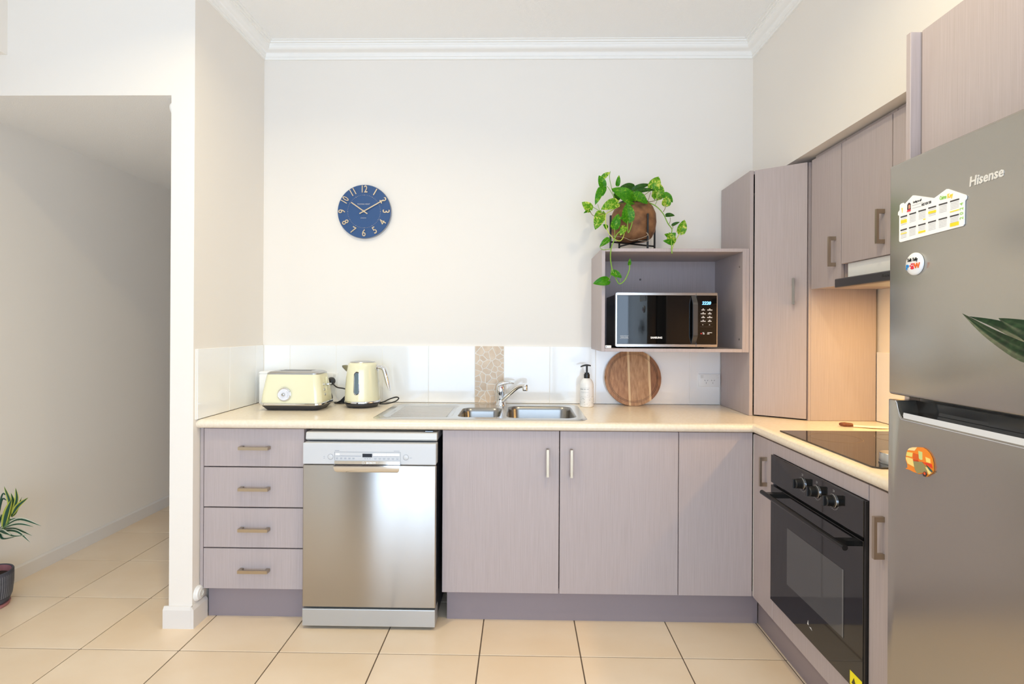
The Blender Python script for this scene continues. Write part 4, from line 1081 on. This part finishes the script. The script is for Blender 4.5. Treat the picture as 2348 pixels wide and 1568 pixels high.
obj('lever', box(B(), sdx(CT + .126) - .002, sdx(CT + .126) + .020, -.252, -.212, CT + .122, CT + .131, .003, 2), CHROME, ts, True, 40)

# plugs and cords on the outlet behind the toaster and kettle
pl = thing('power_plug', 'black plug in the outlet with cord running down behind the toaster', 'plug', (-1.112, -.018, 1.045))
pc = Vector((-1.112, -.018, 1.069))
obj('plug_body', lathe(B(), [(.021, 0), (.022, -.012), (.016, -.030), (.008, -.034)], pc.x, pc.y, pc.z, n=24, ax='y'), BLACK, pl, True, 40)
obj('cord', tube(B(), [pc + Vector((.004, -.03, -.006)), Vector((-1.09, -.06, 1.055)), Vector((-1.06, -.085, 1.015)), Vector((-1.037, -.095, .97)), Vector((-1.045, -.10, .945)), Vector((-1.08, -.11, .9318)), Vector((-1.10, -.12, .9318))], .0038, 8, 6), BLACK, pl, True)
pl = thing('power_plug', 'black plug in the outlet with cord running across to the kettle', 'plug', (-1.064, -.018, 1.04))
pc = Vector((-1.066, -.018, 1.048))
obj('plug_body', lathe(B(), [(.021, 0), (.022, -.012), (.016, -.030), (.008, -.034)], pc.x, pc.y, pc.z, n=24, ax='y'), BLACK, pl, True, 40)
obj('cord', tube(B(), [pc + Vector((.003, -.028, -.008)), Vector((-1.045, -.055, 1.033)), Vector((-1.015, -.075, 1.018)), Vector((-.975, -.082, 1.012)), Vector((-.955, -.06, .995)), Vector((-.965, -.05, .955)), Vector((-1.0, -.06, .9345)), Vector((-1.03, -.075, .9318)), Vector((-.99, -.09, .9318)), Vector((-.955, -.07, .9318))], .0036, 8, 6), BLACK, pl, True)
# folded cord loop / strap between them
bm = B(); prism(bm, [(-1.028, .9305), (-.925, .9305), (-.925, .968), (-.955, .992), (-.975, .970), (-1.0, .945)], 'y', -.072, -.064)
cl = obj('cord_wrap', bm, BLACK); tag(cl, 'bundled black cord on the worktop between toaster and kettle', 'cord')

# white box behind the toaster
wc = thing('white_canister', 'plain white box standing behind the toaster in the corner', 'box', (-1.33, -.10, CT))
obj('container', loft(B(), [[(x, y, zz) for x, y in rrect(-1.428 + o, -1.21 - o, -.135 + o, -.035 - o, .014, 5)] for o, zz in ((.006, CT + .0005), (.0005, CT + .008), (0, CT + .165), (.003, CT + .169))]), WHITEP, wc, True, 40)
obj('lid', loft(B(), [[(x, y, zz) for x, y in rrect(-1.428 - o, -1.21 + o, -.135 - o, -.035 + o, .014, 5)] for o, zz in ((.0005, CT + .1692), (.001, CT + .174), (-.004, CT + .180))]), WHITEP, wc, True, 40)
obj('foot_clip', box(B(), -1.372, -1.352, -.139, -.1345, CT + .012, CT + .018, .001, 1), CHROME, wc)

# ------------------------------------------------------------------ wall cups on the pier
def cup(label, c, ax):
    s = 1 if ax > 0 else -1
    t = thing('wall_cup', label, 'wall cup', c)
    d = obj('disc', lathe(B(), [(.034, 0), (.034, s * .006), (.030, s * .010), (.028, s * .016), (.020, s * .018)], *c, n=32, ax='x'), WHITEP, t, True, 40)
    obj('centre_ring', lathe(B(), [(.016, s * .0178), (.016, s * .0205), (.012, s * .0205), (.012, s * .0178)], *c, n=28, ax='x', cap=False), mat('cup_ring', (212, 212, 208), .4), t)
cup('white round mounting cup low on the pier above the skirting', (XL + .0005, -.6, .136), 1)
cup('white round mounting cup high in the corridor opening', (LX - .0005, YP + .04, 2.34), -1)

# ------------------------------------------------------------------ hanging pothos in a wooden pot on a black stand
PZ = 1.745
stand = thing('plant_stand', 'black metal plant stand on top of the microwave shelf', 'stand', (.585, -.2, PZ))
BM_ = mat('black_stand', (24, 24, 25), .4, .3)
def zx(a, b): return 1300 + a / 4.9, 360 + b / 4.9
legs = {'fl': at(*zx(490, 690), 'y', -.27), 'fr': at(*zx(908, 655), 'y', -.315), 'br': at(*zx(985, 800), 'y', -.125), 'bl': at(*zx(588, 900), 'y', -.085)}
for k, p in legs.items():
    obj('leg', box(B(), p.x - .0045, p.x + .0045, p.y - .0045, p.y + .0045, PZ + .0004, max(p.z, 1.93) if k != 'bl' else 1.92, .0008, 1), BM_, stand)
def bar(a, b, z_):
    a, b = Vector((a.x, a.y, z_)), Vector((b.x, b.y, z_)); obj('cross_bar', tube(B(), [a, b], .0045, 6), BM_, stand)
bar(legs['fl'], legs['br'], PZ + .0500); bar(legs['fr'], legs['bl'], PZ + .0555)
pot_c = Vector((sum(p.x for p in legs.values()) / 4, -.2, 0)); pcx = .5885
pot = thing('potted_pothos', 'trailing green and yellow pothos in a rough brown wooden pot', 'plant', (pcx, -.2, 1.80))
COCO = varied('coconut_wood', (92, 56, 30), (150, 104, 66), .7, (1, 1, 1.2), 22, 6, .3, .72, bump=.5)
pr_ = [(.03, 1.806), (.075, 1.808), (.098, 1.826), (.115, 1.862), (.1195, 1.905), (.1145, 1.95), (.099, 1.985), (.083, 2.004), (.079, 2.006), (.072, 1.99)]
bm = lathe(B(), pr_, 0, 0, 0, n=40)
for v in bm.verts:
    a = math.atan2(v.co.y, v.co.x); k = 1 + .018 * math.sin(3 * a + v.co.z * 20) + .012 * math.sin(7 * a)
    v.co.x *= k; v.co.y *= k * .85; v.co.z += .05 * v.co.x * .6
bmesh.ops.translate(bm, verts=bm.verts, vec=(pcx, -.2, 0))
obj('pot', bm, COCO, pot, True, 60)
obj('liner', lathe(B(), [(.070, 1.995), (.0755, 2.008), (.0785, 2.012), (.070, 2.012), (.066, 2.0)], pcx, -.2, 0, n=36), mat('liner_green', (22, 46, 36), .4), pot, True, 50)
obj('soil', lathe(B(), [(.069, 1.994), (.066, 2.0)], pcx, -.2, 0, n=30), mat('soil', (50, 36, 26), .9), pot)

def leaf_mat(name, a, b, c, lo, hi):
    m = bpy.data.materials.new(name); m.use_nodes = True; nt = m.node_tree; bs = nt.nodes['Principled BSDF']
    bs.inputs['Roughness'].default_value = .32; bs.inputs['Specular IOR Level'].default_value = .45
    tc = N(nt, 'ShaderNodeTexCoord'); mp = N(nt, 'ShaderNodeMapping'); mp.inputs['Scale'].default_value = (55, 55, 55)
    oi = N(nt, 'ShaderNodeObjectInfo'); no = N(nt, 'ShaderNodeTexNoise', Scale=1.2, Detail=3.0, Distortion=1.5); no.noise_dimensions = '4D'
    mu = N(nt, 'ShaderNodeMath', operation='MULTIPLY'); mu.inputs[1].default_value = 50.0
    nt.links.new(oi.outputs['Random'], mu.inputs[0]); nt.links.new(mu.outputs[0], no.inputs['W'])
    nt.links.new(tc.outputs['Object'], mp.inputs[0]); nt.links.new(mp.outputs[0], no.inputs['Vector'])
    cr = N(nt, 'ShaderNodeValToRGB'); e = cr.color_ramp.elements
    e[0].position = lo; e[0].color = (*lin(a), 1); e[1].position = hi; e[1].color = (*lin(c), 1)
    k = e.new((lo + hi) / 2); k.color = (*lin(b), 1)
    nt.links.new(no.outputs['Fac'], cr.inputs[0]); nt.links.new(cr.outputs[0], bs.inputs['Base Color'])
    tl_ = N(nt, 'ShaderNodeBsdfTranslucent'); nt.links.new(cr.outputs[0], tl_.inputs[0])
    ms = N(nt, 'ShaderNodeMixShader'); ms.inputs[0].default_value = .25
    nt.links.new(bs.outputs[0], ms.inputs[1]); nt.links.new(tl_.outputs[0], ms.inputs[2])
    nt.links.new(ms.outputs[0], nt.nodes['Material Output'].inputs[0])
    return m
LG = leaf_mat('leaf_green', (74, 158, 22), (104, 182, 30), (200, 220, 70), .44, .74)
LV = leaf_mat('leaf_variegated', (92, 166, 30), (158, 206, 52), (238, 236, 130), .40, .64)
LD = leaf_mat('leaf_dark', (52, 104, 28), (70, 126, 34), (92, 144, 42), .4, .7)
def leaf(base, tip, w, m, curl=.15, heart=.25, parent=None, facing=None, name='leaf', thick=.0006, nu=9, nv=6):
    """heart-shaped leaf blade from base to tip, folded along its midrib"""
    base, tip = Vector(base), Vector(tip); ax = tip - base; L = ax.length; ax.normalize()
    fc_ = Vector(facing) if facing else Vector((0, -1, .25)); nrm = (fc_ - ax * fc_.dot(ax)).normalized(); sd = ax.cross(nrm)
    bm = B(); T = []
    for i in range(nu + 1):
        t = i / nu
        hw = w / 2 * (math.sin(PI * min(1, t ** .62)) ** .9 if t < 1 else 0)
        hw = w / 2 * min(1.08, max(.02, (t ** .34) * (1 - t) ** .80 * 2.02)) if 0 < t < 1 else w / 2 * (.16 if t == 0 else .01)
        row = []
        for j in range(-nv // 2, nv // 2 + 1):
            s = j / (nv / 2)
            back = -heart * w * (abs(s) ** 1.5) * max(0, 1 - t * 3.0)
            arch = curl * L * (math.sin(PI * t) * .6 - t * t * .5)
            fold = abs(s) * hw * .22
            row.append(bm.verts.new(base + ax * (L * t + back) + sd * (s * hw) + nrm * (arch + fold)))
        T.append(row)
    for a, b in zip(T, T[1:]):
        for k in range(len(a) - 1): bm.faces.new((a[k], a[k + 1], b[k + 1], b[k]))
    bmesh.ops.solidify(bm, geom=bm.faces[:], thickness=thick)
    return obj(name, bm, m, parent, True, 60)
STEM = mat('vine_green', (120, 165, 50), .45); STEMY = mat('vine_yellow', (188, 200, 78), .45); STEMB = mat('vine_brown', (112, 104, 56), .5)
def Q(a, b, y): return at(*zx(a, b), 'y', y)
# (base, tip, width in zoomed px, depth, material)
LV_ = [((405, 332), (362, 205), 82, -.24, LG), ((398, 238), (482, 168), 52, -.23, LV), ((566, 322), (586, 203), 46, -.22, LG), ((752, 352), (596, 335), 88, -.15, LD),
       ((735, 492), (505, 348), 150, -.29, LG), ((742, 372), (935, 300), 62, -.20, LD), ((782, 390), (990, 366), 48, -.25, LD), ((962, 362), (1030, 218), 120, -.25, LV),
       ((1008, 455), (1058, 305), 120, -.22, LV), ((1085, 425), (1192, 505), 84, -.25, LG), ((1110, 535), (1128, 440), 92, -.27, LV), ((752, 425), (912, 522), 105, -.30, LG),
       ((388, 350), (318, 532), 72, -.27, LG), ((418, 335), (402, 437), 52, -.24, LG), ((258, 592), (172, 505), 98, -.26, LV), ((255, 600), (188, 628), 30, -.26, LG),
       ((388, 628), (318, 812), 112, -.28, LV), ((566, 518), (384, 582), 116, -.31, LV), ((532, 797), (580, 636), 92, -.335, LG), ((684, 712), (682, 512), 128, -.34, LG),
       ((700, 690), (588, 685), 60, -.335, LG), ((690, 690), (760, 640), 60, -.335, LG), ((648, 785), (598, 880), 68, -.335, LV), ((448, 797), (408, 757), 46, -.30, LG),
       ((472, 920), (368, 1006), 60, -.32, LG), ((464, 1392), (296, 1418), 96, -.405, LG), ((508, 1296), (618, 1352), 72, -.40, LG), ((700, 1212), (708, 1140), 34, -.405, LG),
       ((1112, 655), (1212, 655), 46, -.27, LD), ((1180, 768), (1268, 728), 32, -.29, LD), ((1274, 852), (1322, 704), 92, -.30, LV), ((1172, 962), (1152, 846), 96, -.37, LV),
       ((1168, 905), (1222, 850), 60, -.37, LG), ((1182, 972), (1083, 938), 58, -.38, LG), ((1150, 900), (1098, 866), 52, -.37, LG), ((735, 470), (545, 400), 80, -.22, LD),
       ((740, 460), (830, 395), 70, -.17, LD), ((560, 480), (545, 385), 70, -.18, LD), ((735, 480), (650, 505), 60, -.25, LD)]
for b_, t_, w, y, m in LV_:
    pb, pt = Q(*b_, y), Q(*t_, y - .012)
    sc_w = 1.12 * w / 4.9 * (y + CAM_D) / F_PX
    leaf(pb, pt, sc_w, m, parent=pot)
def vine(pts, r, m, name='vine'):
    obj(name, tube(B(), [Q(a, b, y) for a, b, y in pts], r, 7, 5), m, pot, True)
vine([(600, 525, -.24), (520, 590, -.31), (440, 640, -.33), (434, 720, -.335), (450, 810, -.335), (505, 900, -.335), (585, 943, -.335), (630, 905, -.335), (650, 820, -.335)], .0022, STEMY)
vine([(640, 800, -.34), (560, 870, -.35), (520, 960, -.37), (496, 1035, -.395), (490, 1150, -.402), (512, 1270, -.402), (545, 1350, -.402), (588, 1424, -.402), (650, 1382, -.402), (698, 1275, -.403), (706, 1190, -.404)], .0026, STEM)
vine([(502, 1250, -.402), (492, 1330, -.403), (464, 1392, -.404)], .0016, STEM)
vine([(596, 1400, -.402), (597, 1350, -.401), (600, 1330, -.401)], .0014, STEM, 'petiole')
vine([(905, 505, -.24), (1000, 552, -.26), (1080, 635, -.27), (1132, 742, -.29), (1178, 808, -.33), (1172, 875, -.365), (1174, 970, -.39), (1180, 1085, -.405)], .0026, STEM)
vine([(1182, 1030, -.40), (1222, 935, -.35), (1272, 852, -.30)], .0018, STEMY)
vine([(900, 505, -.24), (985, 490, -.25), (1088, 438, -.25)], .0018, STEMB)
vine([(1110, 535, -.27), (1102, 580, -.27), (1082, 615, -.27)], .0016, STEMB, 'petiole')
vine([(1160, 680, -.275), (1160, 720, -.28), (1145, 755, -.29)], .0013, STEMB, 'petiole'); vine([(1184, 765, -.29), (1190, 790, -.30), (1180, 812, -.33)], .0014, STEMB, 'petiole')
vine([(1005, 455, -.22), (1008, 500, -.23), (985, 545, -.255)], .0013, STEM, 'petiole')
vine([(940, 395, -.25), (925, 450, -.245), (908, 495, -.24)], .0013, STEMB, 'petiole')
vine([(470, 920, -.32), (395, 990, -.34), (372, 1010, -.345), (400, 1040, -.39), (495, 1032, -.396)], .0016, STEM)
vine([(548, 490, -.22), (512, 385, -.225), (478, 235, -.23), (487, 160, -.235)], .0016, STEM)
vine([(545, 490, -.22), (500, 400, -.23), (450, 330, -.24), (405, 335, -.24)], .0014, STEM, 'petiole')
vine([(440, 645, -.33), (375, 610, -.28), (275, 552, -.26)], .0015, STEM); vine([(420, 632, -.32), (305, 660, -.28), (252, 602, -.26)], .0015, STEMB)
vine([(345, 530, -.27), (365, 590, -.28), (385, 625, -.285)], .0012, STEM, 'petiole')
vine([(682, 700, -.34), (682, 800, -.342), (690, 850, -.342), (715, 800, -.342), (735, 728, -.34)], .0022, STEM)
vine([(532, 797, -.335), (536, 860, -.345), (532, 900, -.35)], .0014, STEM, 'petiole')
for (a, b), y in (((742, 372), -.20), ((735, 490), -.27), ((752, 352), -.17), ((782, 390), -.24), ((752, 425), -.28), ((962, 362), -.25), ((566, 518), -.29)):
    vine([(730, 520, -.21), ((730 + a) / 2 + 6, (515 + b) / 2, (y - .21) / 2), (a, b, y)], .0016, STEM, 'petiole')
vine([(505, 885, -.33), (640, 905, -.325), (720, 935, -.32), (820, 915, -.32), (905, 880, -.325), (890, 845, -.325)], .0012, mat('dry_root', (166, 148, 128), .7), 'root')
vine([(905, 850, -.325), (922, 900, -.325), (905, 945, -.32), (800, 935, -.31)], .0010, mat('dry_root', (166, 148, 128), .7), 'root')

# ------------------------------------------------------------------ floor plant at the corridor
px0, py0 = -2.545, -.500; PS = .78
fp = thing('potted_dracaena', 'striped-leaf dracaena in a dark ribbed pot on the corridor floor', 'plant', (px0, py0, 0))
obj('pot', lathe(B(), [(r * PS, z_ * .9) for r, z_ in ((.085, .018), (.100, .024), (.114, .06), (.120, .12), (.121, .185), (.118, .190), (.110, .188), (.109, .15))], px0, py0, n=48), varied('ribbed_pot', (52, 54, 64), (78, 80, 92), .6, (1, 1, 60), 12, 3, .4, .6), fp, True, 40)
bm = B()
for r in range(22):
    for k in range(60):
        if r < 2: continue
        a = 2 * PI * k / 60; z_ = .040 + r * .0053; rad = (.1095 + .0105 * min(1, (z_ - .040) / .06)) * PS + .0004
        p = Vector((px0 + (rad + .0012) * math.cos(a), py0 + (rad + .0012) * math.sin(a), z_)); t_ = Vector((-math.sin(a), math.cos(a), 0))
        bm.faces.new([bm.verts.new(p + t_ * s * .0022 + Vector((0, 0, h * .0012))) for s, h in ((-1, -1), (1, -1), (1, 1), (-1, 1))])
dots = obj('pot_texture', bm, mat('pot_dots', (150, 152, 160), .6), fp); dots['kind'] = 'stuff'
obj('pot_inner', lathe(B(), [(.0845, .135), (.0845, .168)], px0, py0, n=40, cap=False), mat('terracotta_pink', (176, 118, 122), .6), fp)
obj('saucer', lathe(B(), [(.070, .0005), (.078, .003), (.083, .017), (.078, .017)], px0, py0, n=40), mat('terracotta_pink', (176, 118, 122), .6), fp, True, 40)
obj('soil', lathe(B(), [(.0840, .135), (.082, .140)], px0, py0, n=30), mat('soil', (50, 36, 26), .9), fp)
obj('cane', tube(B(), [(px0, py0, .15), (px0 + .01, py0, .27), (px0 + .015, py0, .40)], .011, 10, 4), mat('cane_brown', (120, 104, 70), .7), fp, True)
DRG = mat('dracaena_green', (58, 104, 84), .35); DRW = mat('dracaena_edge', (226, 230, 216), .4); DRY = mat('dracaena_yellow', (204, 212, 96), .4)
def blade(pts, w, face, parent, cm=DRG, em=DRW, names=('leaf', 'leaf_edge')):
    """long strap leaf: green centre with pale margins (margins are a sub-part)"""
    P_ = catmull(pts, 5); n = len(P_); face = Vector(face)
    rows = []
    for i, p in enumerate(P_):
        t = i / (n - 1); tg = (P_[min(i + 1, n - 1)] - P_[max(i - 1, 0)]).normalized()
        nr = (face - tg * face.dot(tg)).normalized(); sd = tg.cross(nr); hw = w / 2 * max(.03, (math.sin(PI * (t * .86 + .14)) ** .8) if t < 1 else .03)
        rows.append([p + sd * hw * s + nr * abs(s) * hw * .35 for s in (-1, -.52, 0, .52, 1)])
    def strip(js):
        bm = B(); V_ = [[bm.verts.new(r[j]) for j in js] for r in rows]
        for a, b in zip(V_, V_[1:]):
            for k in range(len(js) - 1): bm.faces.new((a[k], a[k + 1], b[k + 1], b[k]))
        return bm
    bm = strip((1, 2, 3)); bmesh.ops.solidify(bm, geom=bm.faces[:], thickness=.0008)
    lf = obj(names[0], bm, cm, parent, True, 60)
    bm = B()
    for js in ((0, 1), (3, 4)):
        V_ = [[bm.verts.new(r[j]) for j in js] for r in rows]
        for a, b in zip(V_, V_[1:]): bm.faces.new((a[0], a[1], b[1], b[0]))
    bmesh.ops.solidify(bm, geom=bm.faces[:], thickness=.0008)
    obj(names[1], bm, em, lf, True, 60)
def D(a, b, y=-.50): return at(a / 4.75, 1090 + b / 4.75, 'y', y)
crown = D(0, 610)
c_ = Vector((px0 + .015, py0, .395)); c_ = D(-45, 640)
for mid, tip, w, y, em in (((130, 480), (190, 465), .016, -.50, DRW), ((230, 480), (450, 550), .022, -.52, DRW), ((220, 530), (365, 558), .018, -.55, DRW), ((190, 590), (352, 657), .018, -.53, DRW),
                       ((200, 620), (330, 730), .016, -.56, DRW), ((150, 660), (290, 648), .014, -.58, DRW), ((60, 630), (120, 650), .02, -.60, DRW), ((40, 690), (200, 660), .016, -.55, DRW)):
    blade([c_, (c_ + D(*mid, y)) / 2 + Vector((0, 0, .012)), D(*mid, y), D(*tip, y)], w, (0, -.6, .8), fp, DRG, em)
for b0, mid, tip, w, y in (((40, 560), (80, 400), (130, 255), .030, -.51), ((95, 470), (110, 300), (45, 118), .020, -.50), ((130, 450), (150, 300), (120, 190), .018, -.49), ((140, 400), (185, 260), (170, 135), .018, -.50), ((140, 420), (200, 330), (308, 240), .022, -.52), ((130, 450), (180, 390), (238, 232), .012, -.47)):
    blade([D(*b0, y), D(*mid, y), D(*tip, y)], w, (.2, -1, .2), fp, DRG, DRY)
blade([c_, D(20, 232), D(72, 213)], .010, (0, -1, .3), fp, DRG, DRG); blade([c_, D(20, 280), D(75, 270)], .010, (0, -1, .3), fp, DRG, DRG)
for k in range(12):   # rest of the crown, mostly outside the picture
    a = PI * .55 + k * PI * .95 / 11; t_ = c_ + Vector((math.cos(a) * .16, math.sin(a) * .09, .05 - .06 * math.sin(k * 2.1)))
    blade([c_, (c_ + t_) / 2 + Vector((0, 0, .05)), t_], .02, (0, -.3, 1), fp)
obj('shoot', tube(B(), [(px0 + .012, py0, .37), c_, D(60, 560, -.51), D(100, 470, -.50)], .006, 8, 4), mat('cane_green', (96, 124, 60), .6), fp, True)

# ------------------------------------------------------------------ broad-leaved plant near the camera on the right
np_ = thing('broadleaf_plant', 'dark green broad-leaved plant standing in front of the fridge', 'plant', (.70, -2.14, 0))
PL = leaf_mat('broadleaf_green', (34, 62, 38), (46, 80, 48), (64, 98, 60), .35, .7)
def R_(a, b, x): return at(2020 + a / 3.485, 680 + b / 3.485, 'x', x)
hub = Vector((.76, -2.30, .90))
def strap(pts, w, face, name='leaf'):
    P_ = catmull(pts, 6); n = len(P_); face = Vector(face); bm = B(); rows = []
    for i, p in enumerate(P_):
        t = i / (n - 1); tg = (P_[min(i + 1, n - 1)] - P_[max(i - 1, 0)]).normalized(); nr = (face - tg * face.dot(tg)).normalized(); sd = tg.cross(nr)
        hw = w / 2 * max(.01, min(1, .35 + t * 1.6) * min(1, (1 - t) * 1.7) ** .85)
        rows.append([bm.verts.new(p + sd * hw * s + nr * abs(s) * hw * .25) for s in (-1, -.5, 0, .5, 1)])
    for a, b in zip(rows, rows[1:]):
        for k in range(4): bm.faces.new((a[k], a[k + 1], b[k + 1], b[k]))
    bmesh.ops.solidify(bm, geom=bm.faces[:], thickness=.0009)
    return obj(name, bm, PL, np_, True, 60)
LX_ = .70
hub = R_(1750, 640, LX_)
strap([hub, R_(1260, 500, LX_), R_(900, 315, LX_), R_(650, 135, LX_)], .027, (-.8, -.6, .4))
strap([hub, R_(1300, 400, LX_ + .03), R_(960, 235, LX_ + .03), R_(705, 158, LX_ + .03)], .023, (-.8, -.6, .4))
strap([hub + Vector((0, 0, .01)), R_(1350, 340, LX_ - .02), R_(1130, 248, LX_ - .02), R_(940, 172, LX_ - .02)], .036, (-.8, -.6, .4))
pc_ = Vector((hub.x, hub.y, 0))
for k in range(8):
    a = -2.5 + k * .27; e_ = hub + Vector((math.cos(a) * .13, math.sin(a) * .17, .06 + .08 * math.sin(k * 1.7)))
    strap([hub - Vector((0, 0, .06)), (hub + e_) / 2 + Vector((0, 0, .06)), e_], .05, (0, -.2, 1))
obj('stem', tube(B(), [(pc_.x, pc_.y, .20), (pc_.x, pc_.y, hub.z * .6), tuple(hub)], .012, 10, 4), mat('cane_green', (96, 124, 60), .6), np_, True)
obj('pot', lathe(B(), [(.085, .0005), (.090, .004), (.115, .22), (.118, .225), (.108, .225), (.106, .20)], pc_.x, pc_.y, n=40), mat('white_glaze', (232, 230, 226), .3), np_, True, 40)
obj('soil', lathe(B(), [(.105, .196), (.104, .202)], pc_.x, pc_.y, n=30), mat('soil', (50, 36, 26), .9), np_)

# ------------------------------------------------------------------ kitchen ceiling downlights
LENS = mat('downlight_lens', (255, 244, 228), .4, emit=(255, 240, 218), emit_s=12.0)
DL_LABEL = ['recessed ceiling downlight over the drawer cabinet', 'recessed ceiling downlight over the aisle by the oven']
for k, (x, y) in enumerate(DOWNLIGHTS):
    t = thing('downlight', DL_LABEL[k], 'downlight', (x, y, CEIL_Z), 'ceiling downlights')
    obj('trim_ring', lathe(B(), [(.062, CEIL_Z - .0002), (.060, CEIL_Z - .006), (.046, CEIL_Z - .006), (.044, CEIL_Z - .0002)], x, y, n=32, cap=False), TRIM, t, True, 40)
    obj('lens', lathe(B(), [(.045, CEIL_Z - .001), (.045, CEIL_Z - .003)], x, y, n=32), LENS, t)
    light('ceiling_downlight_offscreen', 'AREA', (x, y, CEIL_Z - .008), 11.4, (1.0, .83, .50), .085, spread=math.radians(150))

# added hanging cloth out of view, darkens the dishwasher reflection
bm = B(); n_ = 60; A_ = []; C_ = []
for k in range(n_ + 1):
    x = -2.55 + .82 * k / n_; y = -4.93 + .025 * math.sin(k / n_ * 2 * PI * 9)
    A_.append((x, y)); C_.append((x, y - .004))
prism(bm, A_ + C_[::-1], 'z', .02, 2.55)
ct = thing('added_curtain', 'added grey-brown pleated cloth out of view for the dishwasher reflection', 'added_curtain', (-2.14, -4.93, .02))
obj('added_fabric', bm, mat('added_curtain_fabric', (112, 98, 88), .9), ct, True, 50)
obj('added_rail', tube(B(), [(-2.6, -4.93, 2.57), (1.62, -4.93, 2.57)], .012, 10), BLACK, ct, True)
